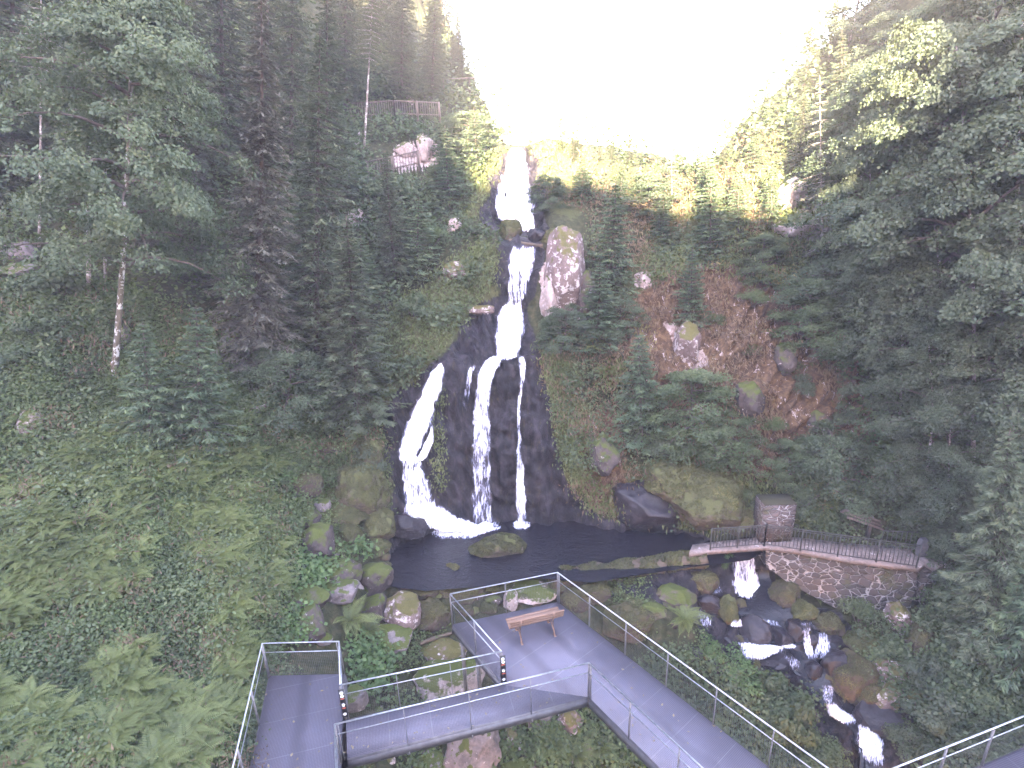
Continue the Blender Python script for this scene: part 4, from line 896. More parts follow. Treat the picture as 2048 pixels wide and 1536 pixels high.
# ------------------------------------------------------------------ wooden fences upper left
def fence(pts, Ys, H, label, picket=.16, kind='picket'):
    P = [atY(u, v, Y) for (u, v), Y in zip(pts, Ys)]; O = P[0]
    r = empty('wooden_fence', tuple(O), label=label, cat='fence'); P = [p-O for p in P]
    m = MB(); m.tube([p+[0, 0, H] for p in P], .045, 6); m.build('top_rail', M['fence'], r)
    m = MB(); m.tube([p+[0, 0, .12] for p in P], .04, 6); m.build('bottom_rail', M['fence'], r); m = MB()
    for a, b in zip(P[:-1], P[1:]):
        L = np.linalg.norm(b-a); n = max(1, int(round(L/1.9)))
        for k in range(n+1):
            q = a+(b-a)*k/n; mm = MB(); mm.bar(q+[0, 0, -.35], q+[0, 0, H+.06], .10, .10); mm.build('post', M['fence'], r)
        if picket:
            n = int(L/picket)
            for k in range(n): q = a+(b-a)*(k+.5)/n; m.bar(q+[0, 0, .02], q+[0, 0, H-.02], .075, .025)
    if picket: m.build('pickets', M['fence'], r)
yf = float(g1(760, 250)[1])
fence([(702, 236), (790, 231), (880, 234)], [yf+.2, yf+.4, yf+1.2], .85, 'brown picket fence along the upper left path', .14)
yf = float(g1(790, 350)[1])
fence([(736, 352), (838, 330)], [yf, yf+.5], .75, 'dark-topped wooden fence below the bright standing rock', .16)
yf = float(g1(900, 205)[1])
fence([(888, 187), (940, 184), (1002, 186)], [yf, yf+.6, yf+1.4], .95, 'far plank railing at the upper left bend of the path', None)
#@@PART3
# ------------------------------------------------------------------ foliage
def unit(a): return a/(np.linalg.norm(a, axis=-1, keepdims=True)+1e-9)
def leafquads(C, Nn, D, L, W, rs, fold=0.):
    """rhombic leaves: centres C, normals Nn, pointing directions D, lengths L, widths W"""
    D = unit(D-(D*Nn).sum(-1, keepdims=True)*Nn); S = np.cross(Nn, D); L = np.broadcast_to(L, (len(C),))[:, None]; W = np.broadcast_to(W, (len(C),))[:, None]
    V = np.stack([C-D*L*.5, C+S*W*.5-D*L*.08+Nn*fold*W, C+D*L*.5, C-S*W*.5-D*L*.08+Nn*fold*W], 1).reshape(-1, 3)
    Q = np.arange(len(C)*4).reshape(-1, 4); return V, Q
def lcloud(C, Nn, rs, size, asp=.6, jit=.6, var=None):
    n = len(C); Nn = unit(Nn+rs.normal(size=(n, 3))*jit); D = rs.normal(size=(n, 3)); s = size*rs.uniform(.65, 1.35, n)
    V, Q = leafquads(C, Nn, D, s, s*asp, rs); v = rs.rand(n) if var is None else np.clip(var+rs.normal(size=n)*.13, 0, 1); return V, Q, v
class Leafs:
    def __init__(s): s.V = []; s.Q = []; s.a = []; s.n = 0
    def add(s, V, Q, a): s.V.append(V); s.Q.append(Q+s.n); s.a.append(a); s.n += len(V)
    def mesh(s, name, mat): 
        o = mk(name, np.concatenate(s.V), np.concatenate(s.Q), mat, attrs={'var': np.concatenate(s.a)}, link=False); return o.data
def trunkmesh(parts, name, mat, n=8):
    m = MB()
    for p, r in parts: m.tube(p, r, n if np.max(r) > .05 else 5, cap=False)
    return m.build(name, mat, link=False, smooth=True).data
def spruce(seed, H=14., Lm=2.6, droop=.5, mat='spruce', dens=1.0, base=.08, dead=0, nl=.28, wl=.055, gap=.42, trunkr=None, bark='bark'):
    rs = np.random.RandomState(seed); Lf = Leafs(); z = H*base; tr = trunkr or H*.011+.02; br = []
    bend = rs.normal(size=2)*H*.006
    def tx(q): return np.array([bend[0]*math.sin(q/H*3), bend[1]*math.sin(q/H*2.3), q])
    br.append((np.array([tx(q) for q in np.linspace(0, H, 9)]), np.linspace(tr, .015, 9)))
    ph = rs.rand()*6
    while z < H*.985:
        f = (z-H*base)/(H*(1-base)); R = Lm*(1-f)**.82*(.55+.45*min(1, f*6+.4))+.12; k = max(4, int(5+R*1.1))
        for b in range(k):
            if rs.rand() < .12: continue
            az_ = ph+b*2*math.pi/k+rs.normal()*.22; L = R*rs.uniform(.68, 1.15); d = np.array([math.cos(az_), math.sin(az_), 0.]); sd = np.array([-d[1], d[0], 0])
            dr = droop*rs.uniform(.7, 1.3); rise = .28*(1-f*.2)*(f) 
            s = np.linspace(0, 1, 6); pz = L*(rise*s-dr*s**1.6*.55+.16*dr*s**4)
            ax_ = tx(z)+np.outer(s*L, d)+np.outer(pz, [0, 0, 1])
            br.append((ax_[:5], np.linspace(.010+.008*L, .004, 5)))
            n = int((18+62*L)*dens); t = rs.beta(1.3, 1.0, n); w = (.40*L*(1-t)**.8+.07)*(t > .06)
            la = rs.uniform(-1, 1, n); off = la*w
            p = np.stack([np.interp(t, s, ax_[:, q]) for q in range(3)], 1)
            C = p+off[:, None]*sd+np.stack([np.zeros(n)]*2+[-np.abs(off)*(.25+droop*.5)-rs.rand(n)*.05*(1+4*dead)], 1)
            D = d[None]*(.9)+sd[None]*np.sign(off)[:, None]*.75+rs.normal(size=(n, 3))*.22+[0, 0, -.18-.5*droop]
            Nn = unit(np.array([0, 0, 1.])+rs.normal(size=(n, 3))*.38)
            l = nl*rs.uniform(.6, 1.3, n)*(.6+.4*min(1, L)); V, Q = leafquads(C, Nn, D, l, l*wl/.28*1.25, rs)
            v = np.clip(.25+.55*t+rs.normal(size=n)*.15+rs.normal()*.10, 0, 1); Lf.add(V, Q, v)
        z += gap*rs.uniform(.75, 1.25)*(1-.45*f); ph += 1.3
    return [('trunk', trunkmesh(br, 'trunk', M[bark])), ('crown', Lf.mesh('crown', M[mat]))]
def decid(seed, H=14., R=4., nb=22, mat='maple', leaf=.17, cl=.95, per=120, start=.3, lean=(0, 0), flat=.62, trunkr=.17, bark='barkm', sub=4, updir=.35, dens=1., curve=.35):
    rs = np.random.RandomState(seed); Lf = Leafs(); br = []
    q = np.linspace(0, 1, 10); cur = rs.normal(size=2)*curve
    tp = np.stack([lean[0]*q+cur[0]*np.sin(q*3), lean[1]*q+cur[1]*np.sin(q*2.5), q*H*.97], 1); br.append((tp, np.interp(q, [0, .1, 1], [trunkr*1.25, trunkr, .03])))
    def clump(c, r, out, w):
        n = int(per*dens*rs.uniform(.7, 1.3)*r/cl); a = rs.rand(n)*2*math.pi; rr = np.sqrt(rs.rand(n))*r; 
        lob = 1+.35*np.sin(a*3+rs.rand()*6)+.2*np.sin(a*5+rs.rand()*6); rr = rr*lob
        x = rr*np.cos(a); y = rr*np.sin(a)*.85; zz = flat*r*(1-(rr/(r*1.3))**2)*rs.uniform(-.35, 1, n)-.18*rr
        C = c+np.stack([x, y, zz], 1)+out[None]*(x*0)[:, None]
        Nn = unit(np.array([0, 0, 1.])+out*.55+np.stack([x, y, 0*x], 1)/r*.5); 
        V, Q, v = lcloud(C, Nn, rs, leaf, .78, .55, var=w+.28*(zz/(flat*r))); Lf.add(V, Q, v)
    for b in range(nb):
        f = start+(1-start)*(b+rs.rand())/nb; p0 = np.array([np.interp(f, q, tp[:, k]) for k in range(3)]); az_ = b*2.4+rs.normal()*.4
        prof = math.sin(min(1, (1-f)/(1-start)*1.05+.12)*math.pi*.62)
        L = R*prof*rs.uniform(.7, 1.15)+.3; d = np.array([math.cos(az_), math.sin(az_), 0])
        s = np.linspace(0, 1, 6); e = p0+np.outer(s*L, d)+np.outer(L*(updir*s-.38*s**2.4), [0, 0, 1]); br.append((e, np.linspace(.03+.012*L, .008, 6)))
        for k in range(sub):
            t = rs.uniform(.12, 1.0) if k else 1.0; pp = np.array([np.interp(t, s, e[:, j]) for j in range(3)]); sa = az_+rs.choice([-1, 1])*rs.uniform(.3, 1.1)*(k > 0); l2 = rs.uniform(.35, .95)*L*.34*(k > 0)
            out = np.array([math.cos(sa), math.sin(sa), 0]); pe = pp+out*l2+[0, 0, rs.uniform(-.15, .35)*l2]
            if k: br.append((np.array([pp, (pp+pe)/2+[0, 0, .05], pe]), np.array([.016, .011, .006])))
            clump(pe, cl*rs.uniform(.6, 1.2), out, rs.uniform(.25, .6))
    return [('trunk', trunkmesh(br[:1], 'trunk', M[bark])), ('branches', trunkmesh(br[1:], 'branches', M['bark'])), ('crown', Lf.mesh('crown', M[mat]))]
def shrub(seed, mat='bush', leaf=.09, n=2600, lobes=9, asp=.65):
    """unit shrub: radius about 1, height about 1.3, with stems"""
    rs = np.random.RandomState(seed); Lf = Leafs(); st = []
    for k in range(lobes):
        a = rs.rand()*6.28; r = rs.rand()**.6*.75; c = np.array([math.cos(a)*r, math.sin(a)*r, rs.uniform(.25, 1.0)*(1-.35*r)]); rad_ = rs.uniform(.28, .5)
        st.append((np.array([[c[0]*.1, c[1]*.1, 0], [c[0]*.6, c[1]*.6, c[2]*.6], c]), np.array([.025, .018, .008])))
        m = n//lobes; d = unit(rs.normal(size=(m, 3))); d[:, 2] = np.abs(d[:, 2])*1.0-.25; d = unit(d); rr = rad_*(.55+.5*rs.rand(m)**.6)*(1+.25*np.sin(d[:, 0]*7+k)*np.cos(d[:, 1]*6))
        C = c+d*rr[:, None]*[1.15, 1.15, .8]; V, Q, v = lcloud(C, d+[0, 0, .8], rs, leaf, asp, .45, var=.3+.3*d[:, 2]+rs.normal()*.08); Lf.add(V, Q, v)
    return [('stems', trunkmesh(st, 'stems', M['bark'], 5)), ('foliage', Lf.mesh('foliage', M[mat]))]
def fern(seed, nf=19, L=1.0):
    rs = np.random.RandomState(seed); Lf = Leafs()
    for k in range(nf):
        az_ = k*2.4+rs.normal()*.2; el = rs.uniform(.55, 1.15); l = L*rs.uniform(.7, 1.1); d = np.array([math.cos(az_), math.sin(az_), 0]); sd = np.array([-d[1], d[0], 0])
        n = 24; t = np.linspace(.06, 1, n); 
        x = l*(math.cos(el)*t+.35*t**2*math.sin(el)); z = l*(math.sin(el)*t*.95-.62*t**2.2*math.sin(el)); P = np.outer(x, d)+np.outer(z, [0, 0, 1]); T = unit(np.gradient(P, axis=0))
        w = l*.20*np.sin(np.clip(t*1.02+.08, 0, 1)**.75*math.pi)**.8+.01
        sw = sd*.006*l; Pz = np.concatenate([[[0, 0, 0]], P]); Vs = np.stack([Pz-sw, Pz+sw], 1).reshape(-1, 3); ns = len(Pz); qs = np.arange(ns-1)*2; Lf.add(Vs, np.stack([qs, qs+1, qs+3, qs+2], 1), np.full(ns-1, .3))
        for sgn in (-1, 1):
            D = sd*sgn+T*.45+[0, 0, -.12]; Nn = unit(np.cross(T, sd)*-1); Nn[Nn[:, 2] < 0] *= -1
            C = P+unit(D)*(w*.49)[:, None]; V, Q = leafquads(C, Nn, D, w, l*.026+.0*w, rs); Lf.add(V, Q, np.clip(.35+.4*t+rs.normal()*.12+rs.normal(size=n)*.06, 0, 1))
    me = Lf.mesh('fern', M['fern']); return me
def herb(seed, n=14, leaf=.24, h=.5, mat='bright'):
    rs = np.random.RandomState(seed); Lf = Leafs(); a = rs.rand(n)*6.28; r = np.sqrt(rs.rand(n))*.42; C = np.stack([r*np.cos(a), r*np.sin(a), rs.uniform(.3, 1, n)*h], 1)
    # round-ish leaves from two crossed rhombs
    for q in range(3):
        Nn = unit(np.array([0, 0, 1.])+np.stack([np.cos(a), np.sin(a), 0*a], 1)*.5); D = np.stack([np.cos(a+q*1.05), np.sin(a+q*1.05), 0*a-.2], 1)
        V, Q = leafquads(C+[0, 0, .004*q], Nn, D, leaf, leaf*.62, rs); Lf.add(V, Q, np.clip(.35+.5*(C[:, 2]/h-.5)+rs.normal(size=n)*.12, 0, 1))
    return Lf.mesh('foliage', M[mat])
TREES = {
 'spruceA': spruce(1, 14, 2.5, .55), 'spruceB': spruce(2, 16, 2.9, .75, dens=.9), 'spruceC': spruce(3, 18, 2.3, .9, mat='spruceb', dens=1.0, base=.03, gap=.36),
 'spruceD': spruce(4, 18, 2.4, .6, base=.45, dens=.9, trunkr=.14, bark='barkp'), 'spruceT': spruce(44, 20, 2.2, .6, base=.58, dens=.9, trunkr=.11, bark='barkp'),
 'firA': spruce(5, 5, 1.55, .12, mat='fir', gap=.30, nl=.22, base=.03), 'firB': spruce(6, 6, 1.7, .25, mat='fir', gap=.32, nl=.24, base=.02), 'firC': spruce(7, 7, 2.0, .35, mat='fir', gap=.36, nl=.26, base=.05, dens=.85),
 'thin': spruce(8, 10, 1.5, .5, mat='spruceb', gap=.6, dens=.35, base=.2, bark='barkp', trunkr=.06),
 'maple': decid(11, 17, 4.8, 46, cl=1.0, start=.33, per=330, leaf=.125, trunkr=.16, sub=7, bark='barkm', curve=.15), 'mapleB': decid(12, 14, 3.6, 32, cl=.9, start=.16, per=300, leaf=.12, bark='bark'),
 'ashA': decid(13, 16, 3.6, 40, mat='ash', cl=.85, start=.18, leaf=.11, trunkr=.10, bark='barkp', updir=.7, per=260, sub=7), 'ashB': decid(14, 13, 3.2, 34, mat='ash', cl=.8, start=.10, leaf=.10, trunkr=.09, bark='barkp', updir=.6, per=260, sub=7),
 'rowan': decid(15, 6, 1.9, 24, mat='bush', cl=.6, start=.06, leaf=.10, trunkr=.05, bark='bark', per=190, sub=5), 'rowanB': decid(16, 5, 2.3, 22, mat='maple', cl=.65, start=.08, leaf=.10, trunkr=.05, bark='bark', per=190, sub=5),
}
HT = {'spruceA': 14, 'spruceB': 16, 'spruceC': 18, 'spruceD': 18, 'spruceT': 20, 'firA': 5, 'firB': 6, 'firC': 7, 'thin': 10, 'maple': 17, 'mapleB': 14, 'ashA': 16, 'ashB': 13, 'rowan': 6, 'rowanB': 5}
NAME = {'s': ('spruce_tree', 'spruce'), 'f': ('fir_tree', 'fir'), 't': ('spruce_tree', 'spruce'), 'm': ('maple_tree', 'maple'), 'a': ('ash_tree', 'ash tree'), 'r': ('rowan_tree', 'rowan')}
rt = random.Random(3)
def tree(kind, u, v, utop, vtop, label, dY=0., group=None, wide=1., rz=None):
    p = g1(u, v); p = atY(u, v, p[1]+dY) if dY else p
    b = p-[0, 0, .25]; Y = b[1]; top = atY(utop, vtop, Y); d = top-b; H = np.linalg.norm(d); s = H/HT[kind]
    nm, cat = NAME[kind[0]]
    q = Vector((0, 0, 1)).rotation_difference(Vector(d/H)).to_matrix().to_4x4()@Matrix.Rotation(rz if rz is not None else rt.uniform(0, 6.28), 4, 'Z')
    r = empty(nm, tuple(b), s=(s*wide, s*wide, s), label=label, cat=cat, group=group, rot=q.to_euler()); addkids(TREES[kind], r); return r
TL = [
 # left slope, front to back
 ('maple', 222, 752, 262, -60, 'large maple with lichen-white trunk and layered crown on the left bank', 0, .86),
 ('spruceD', 172, 590, 176, -130, 'tall spruce with a bare pale lower trunk just left of the maple', 0, .9),
 ('spruceD', 205, 545, 214, -60, 'slender bare-trunked spruce close behind the maple trunk', 0, .7),
 ('spruceT', 74, 492, 80, -160, 'bare-trunked spruce standing right above the far-left rock outcrop', 0, .9),
 ('firB', 300, 878, 285, 645, 'young dark fir at the foot of the maple', 0, 1.05),
 ('firB', 402, 892, 392, 612, 'taller young fir right of the one by the maple', 0, 1.0),
 ('spruceC', 505, 735, 520, -60, 'huge spruce with drooping brownish curtains of twigs', 0, 1.05),
 ('spruceB', 630, 690, 640, 60, 'green spruce right of the drooping brownish one', 0, 1.),
 ('spruceA', 716, 850, 690, 430, 'full grey-green spruce left of the falls with broad skirts', 0, 1.35),
 ('rowanB', 560, 830, 560, 690, 'round hazel-like small tree over the mauve rock', 0, 1.2),
 ('spruceB', 790, 560, 770, 300, 'short spruce below the lower wooden fence', 0, 1.2),
 ('firC', 835, 545, 838, 395, 'broad green fir right below the bright standing rock', 0, 1.5),
 ('firC', 720, 600, 722, 470, 'bushy fir left of the mossy slope', 0, 1.5),
 ('firC', 900, 410, 890, 250, 'yellowish-green fir right of the bright standing rock', 0, 1.2),
 ('firC', 955, 330, 948, 215, 'light green fir at the right end of the path fences', 0, 1.2),
 ('rowanB', 925, 300, 925, 222, 'yellow-green bush-like tree above the light green fir', 0, 1.5),
 ('spruceD', 727, 292, 752, -140, 'tall leaning spruce with bright bare trunk crossing the picket fence', 0, .8),
 ('spruceA', 650, 420, 655, -40, 'dark spruce above the full grey-green one', 0, 1.1),
 ('spruceB', 580, 330, 585, -190, 'tall spruce behind the drooping one', 0, .9),
 ('spruceA', 800, 218, 810, -110, 'dense spruce directly behind the picket fence', 0, 1.1),
 ('spruceB', 862, 205, 872, -60, 'dense spruce at the right end of the picket fence', 0, 1.1),
 ('spruceA', 915, 165, 915, 20, 'farthest left spruce beside the glare', 0, 1.2),
 ('spruceB', 690, 220, 690, -230, 'tall background spruce left of the leaning trunk', 0, 1.),
 ('spruceA', 450, 330, 448, -220, 'background spruce right behind the maple crown', 0, 1.1),
 ('spruceB', 370, 400, 372, -250, 'background spruce behind the middle of the maple crown', 0, 1.),
 ('spruceA', 290, 360, 292, -240, 'background spruce seen through the maple crown', 0, 1.1),
 ('spruceB', 120, 330, 118, -260, 'dark spruce behind the bare trunks at upper left', 0, 1.1),
 ('spruceA', 30, 380, 22, -240, 'dark spruce at the upper left edge', 0, 1.2),
 ('spruceB', -60, 430, -80, -260, 'spruce just outside the left edge', 0, 1.2),
 ('spruceC', -10, 300, -20, -300, 'shadowed spruce filling the top left corner', 0, 1.2),
 ('spruceB', 200, 250, 205, -330, 'high background spruce above the bare trunks', 0, 1.1),
 ('spruceA', 530, 190, 530, -300, 'high background spruce between the tall ones', 0, 1.1),
 ('spruceB', 760, 100, 770, -260, 'high background spruce over the path', 0, 1.1),
 ('spruceC', 380, 560, 385, 150, 'shaded spruce in the hollow behind the young firs', 0, 1.1),
 ('spruceC', 300, 520, 300, 90, 'shaded brownish spruce behind the maple trunk', 0, .9),
 # centre right
 ('firC', 1215, 590, 1232, 360, 'broad fir with horizontal tiers right of the rock pillar', 0, 1.05),
 ('firC', 1192, 690, 1200, 520, 'fir with pale stem below the broad tiered fir', 0, 1.3),
 ('rowanB', 1120, 700, 1125, 610, 'low leafy tree right of the second fall', 0, 1.1),
 ('rowanB', 1230, 670, 1232, 590, 'low leafy tree in front of the tiered fir', 0, 1.1),
 ('firC', 1284, 880, 1276, 660, 'dark fir halfway up right of the falls', 0, 1.0),
 ('rowan', 1395, 900, 1385, 740, 'grey-green leafy tree beside the dark fir', 0, 1.4),
 ('rowan', 1460, 930, 1465, 830, 'low leafy tree over the huge mossy boulder', 0, 1.4),
 ('firA', 1383, 645, 1385, 495, 'small pale fir standing on the brown slope', 0, .95),
 ('firC', 1478, 470, 1478, 320, 'fir right of the glowing yellow one', 0, .9),
 ('firC', 1330, 490, 1328, 385, 'dark fir in the middle of the upper right slope', 0, 1.3),
 ('firC', 1545, 455, 1545, 330, 'fir just left of the bright cliff rock', 0, 1.1),
 ('firC', 1165, 400, 1165, 310, 'small fir near the crest above the rock pillar', 0, 1.3),
 ('rowanB', 1100, 420, 1102, 350, 'yellow-green bushy tree right of the uppermost cascade', 0, 1.2),
 ('firC', 1420, 420, 1412, 290, 'sunlit fir directly above the glowing one', 0, 1.1),
 ('rowan', 1530, 560, 1530, 470, 'leafy tree at the upper edge of the brown cliff', 0, 1.5),
 ('firB', 1420, 520, 1422, 320, 'glowing yellow sunlit fir on the upper right slope', 0, .9),
 ('rowanB', 1300, 430, 1300, 340, 'small leafy tree left of the glowing fir', 0, 1.3),
 ('firC', 1240, 400, 1245, 320, 'small fir at the crest right of the uppermost cascade', 0, 1.2),
 ('thin', 1648, 560, 1640, 150, 'thin half-dead spruce with bare stem and twigs', 0, .9),
 ('thin', 1345, 420, 1340, 250, 'thin bare-stemmed spruce near the crest', 0, .9),
 ('spruceA', 1610, 350, 1605, 170, 'sunlit spruce above the bright cliff rock', 0, 1.1),
 ('spruceB', 1690, 400, 1684, 60, 'spruce right of the half-dead one', 0, 1.0),
 ('firC', 1510, 335, 1508, 245, 'sunlit fir at the edge of the glare', 0, 1.1),
 ('rowan', 1610, 700, 1625, 560, 'leafy sapling right of the brown slope', 0, 1.3),
 ('rowan', 1660, 720, 1665, 590, 'darker leafy tree right of the brown slope', 0, 1.6),
 ('rowanB', 1690, 640, 1700, 500, 'leafy tree under the half-dead spruce', 0, 1.5),
 ('rowanB', 1640, 1000, 1650, 860, 'dark leafy tree above the stone pillar', 0, 1.1),
 ('rowan', 1580, 960, 1575, 880, 'small leafy sapling left of the one above the pillar', 0, 1.2),
 # right wood
 ('ashA', 1948, 950, 1900, 60, 'tall ash with pale slender stem at right centre', 0, .8),
 ('ashA', 1900, 800, 1840, 40, 'ash with forked leaning stems left of the tall slender one', 0, .8),
 ('ashB', 1800, 830, 1790, 380, 'medium ash overhanging the brown slope', 0, .8),
 ('ashB', 1840, 1010, 1850, 640, 'ash behind the grey marker stone', 0, 1.0),
 ('ashB', 2010, 960, 2010, 480, 'ash at the right edge beside the tall slender one', 0, 1.1),
 ('ashA', 2070, 900, 2060, 0, 'tall ash just beyond the right edge', 0, 1.1),
 ('mapleB', 1780, 620, 1770, 120, 'leafy tree in the second row of the right wood', 0, 1.1),
 ('ashA', 1980, 620, 1985, -120, 'background ash filling the upper right', 0, .8),
 ('mapleB', 1880, 520, 1880, -60, 'background leafy tree at upper right', 0, .8),
 ('ashB', 1730, 480, 1740, 110, 'leafy tree at the left edge of the right wood', 0, .9),
 ('mapleB', 2060, 500, 2050, -100, 'background leafy tree at the top right edge', 0, 1.3),
 ('ashB', 1800, 330, 1800, 20, 'leafy tree at the top of the right wood', 0, 1.3),
 ('ashA', 1760, 760, 1745, 250, 'tall leafy tree where the brown slope meets the right wood', 0, .7),
 ('ashB', 1900, 1080, 1905, 760, 'low ash behind the right end of the ledge path', 0, .9),
 ('spruceA', 2030, 700, 2035, 150, 'tall spruce inside the right wood near the edge', 0, 1.),
 ('spruceB', 1850, 620, 1850, 60, 'tall spruce behind the forked ash', 0, 1.),
 ('spruceA', 2000, 1310, 2020, 860, 'dense spruce at the right edge with pale tips', 0, 1.15),
 ('spruceB', 1905, 1170, 1935, 930, 'small spruce behind the right end slab', 0, 1.4),
 ('firC', 2050, 1360, 2055, 1130, 'fir at the right edge below the dense spruce', 0, 1.3),
]
for t in TL: tree(t[0], t[1], t[2], t[3], t[4], t[5], dY=t[6], wide=t[7])
# far sunlit wood beyond the crest
k = 0
for i in range(40):
    u = rt.uniform(870, 1720); v0 = ridge(u)+rt.uniform(6, 95); v0 = min(v0, 330)
    if 975 < u < 1420 and rt.random() < .6: continue
    p = g1(u, v0); h = rt.uniform(9, 14) if (u < 900 or u > 1660) else rt.uniform(2.5, 5) if u > 1560 or u < 960 else rt.uniform(1.2, 2.6); kd = rt.choice(['spruceA', 'spruceB', 'spruceA', 'ashB']); s = h/HT[kd]
    if kd == 'ashB': s *= .8
    r = empty(NAME[kd[0]][0], tuple(p-[0, 0, .4]), rz=rt.uniform(0, 6), s=s, label='distant sunlit tree beyond the waterfall crest in the bright glare', cat=NAME[kd[0]][1], group='sunlit trees beyond the crest'); addkids(TREES[kd], r)
# shrubs
SH = [shrub(21, 'bush', .085), shrub(22, 'bush', .10, asp=.8), shrub(23, 'herb', .075), shrub(24, 'ash', .09), shrub(25, 'bright', .10, 1800)]
def bush(u, v, ru, rv, kind, label, group=None):
    p = g1(u, v+rv*.7); dm_ = np.dot(p-[0, 0, CAMZ], [0, cp, -sp]); s = ru*dm_/F; sz = rv*2*dm_/F/1.25
    r = empty('shrub', tuple(p-[0, 0, .1]), rz=rt.uniform(0, 6), s=(s, s, sz), label=label, cat='shrub', group=group); addkids(SH[kind], r)
for b in [
 (1585, 1425, 56, 52, 1, 'big leafy shrub beside the right railing of the long walkway'), (1540, 1362, 46, 34, 1, 'leafy shrub left of the lower stream'), (1480, 1330, 50, 32, 4, 'bright green shrub behind the walkway railing'), (1420, 1290, 30, 26, 4, 'bright leaved bush below the fern by the walkway'),
 (1655, 1500, 50, 40, 0, 'shrub at the bottom between walkway and stream'), (1560, 1440, 50, 40, 0, 'low shrub hugging the walkway edge'), (1640, 1520, 60, 36, 0, 'shrub at the bottom edge beside the long walkway'),
 (1720, 1225, 48, 40, 0, 'green shrub in front of the masonry wall'), (1850, 1350, 50, 44, 3, 'grey-green shrub right of the stream'), (1880, 1430, 70, 50, 3, 'broad grey-green shrub above the lower right railing'), (1960, 1390, 60, 44, 0, 'shrub below the right edge fir'),
 (1820, 1480, 50, 34, 3, 'low shrub right of the lowest cascade'), (1900, 1240, 60, 50, 0, 'dark shrub right of the wall end'), (1960, 1480, 60, 36, 3, 'shrub just above the lower right railing'), (1790, 1290, 34, 26, 0, 'small shrub on the mossy boulder'),
 (560, 760, 52, 52, 1, 'rounded grey-green shrub on the left slope'), (90, 650, 70, 40, 0, 'leafy shrub below the far-left outcrop'), (120, 560, 60, 44, 1, 'shrub between the bare trunks'), (45, 720, 60, 40, 0, 'dark leafy shrub at the left edge'),
 (480, 560, 50, 36, 1, 'hanging leafy shrub beneath the maple crown'), (730, 930, 50, 44, 3, 'fine grey-green bush on the grassy outcrop'), (1100, 660, 30, 24, 0, 'small bush beside the second fall'), (1140, 770, 30, 22, 2, 'small bush above the damp rock rib'),
 (830, 620, 40, 30, 1, 'bush on the mossy slope left of the falls'), (1330, 880, 40, 32, 3, 'grey-green bush below the dark fir'), (1500, 700, 26, 18, 2, 'small bush clinging to the middle of the brown cliff'), (1600, 770, 30, 22, 3, 'grey-green bush at the right part of the brown cliff'), (1430, 640, 28, 18, 2, 'low bush at the upper left of the brown cliff'), (1530, 850, 30, 20, 2, 'small bush at the lower part of the brown cliff'), (1690, 830, 36, 30, 3, 'bush at the right foot of the brown cliff'),
 (1620, 900, 40, 44, 3, 'dark bush on the red-brown slope foot'), (1655, 1050, 24, 18, 0, 'bush left of the information stand'), (1620, 1030, 30, 26, 2, 'bush right of the stone pillar'),
 (1790, 975, 50, 34, 0, 'bush behind the information stand'), (1480, 990, 30, 30, 0, 'bush between boulder and pillar'), (880, 350, 34, 26, 2, 'small bush right of the lower wooden fence'), (780, 380, 50, 30, 1, 'bush under the lower wooden fence'), (1010, 260, 30, 20, 2, 'bush at the crest left of the fall lip'), (1500, 600, 34, 20, 2, 'low bush on top of the brown slope'),
 (1445, 1120, 14, 22, 4, 'small bright bush at the left end of the footbridge'), (860, 300+180, 40, 30, 2, 'bush above the mossy slope'), (1560, 1010, 20, 16, 0, 'small bush on top of the pillar')]: bush(*b)
# ferns
FM = [fern(31), fern(32), fern(33, 14), fern(34, 16)]
def putfern(u, v, size, label, group, tilt=.25):
    p, n = gnd(u, v); p = p[0]; n = n[0]
    nn = Vector((n*tilt+np.array([0, 0, 1.]))).normalized(); q = Vector((0, 0, 1)).rotation_difference(nn).to_matrix().to_4x4()@Matrix.Rotation(rt.uniform(0, 6.28), 4, 'Z')
    o = bpy.data.objects.new('fern', rt.choice(FM)); COL.objects.link(o); o.location = p+n*.05+np.array([0, 0, .22 if group and 'bed of' in group else .05]); o.rotation_euler = q.to_euler(); s = size*rt.uniform(.85, 1.15); o.scale = (s, s, s)
    tag(o, label, 'fern', group)
for u, v, s, l in [(700, 1245, 1.15, 'large fern among grey rocks beyond the left walkway end'), (735, 1265, .9, 'fern right of the large one among the grey rocks'), (1365, 1245, 1.2, 'large spread fern right of the long walkway railing'), (1632, 1190, .85, 'fern in front of the masonry wall'),
   (1185, 700, .9, 'fern on the slope right of the falls'), (1215, 745, 1.0, 'lower fern on the slope right of the falls'), (1150, 1520, 1.0, 'fern at the bottom edge below the bridge corner'), (1195, 1500, .9, 'right-hand fern below the bridge corner'), (1100, 1500, .8, 'fern beside the thin stick below the bridge'),
   (700, 1100, .6, 'pale fern between mossy stones left of the pool'), (620, 1010, .6, 'bright fern above the egg-shaped boulder'), (640, 1140, .6, 'bright fern left of the flat-topped boulder'), (1285, 1475, .8, 'fern under the long walkway'), (935, 535, .6, 'bright fern on the mossy slope by the second fall')]:
    putfern(u, v, s, l, None)
cnt = 0
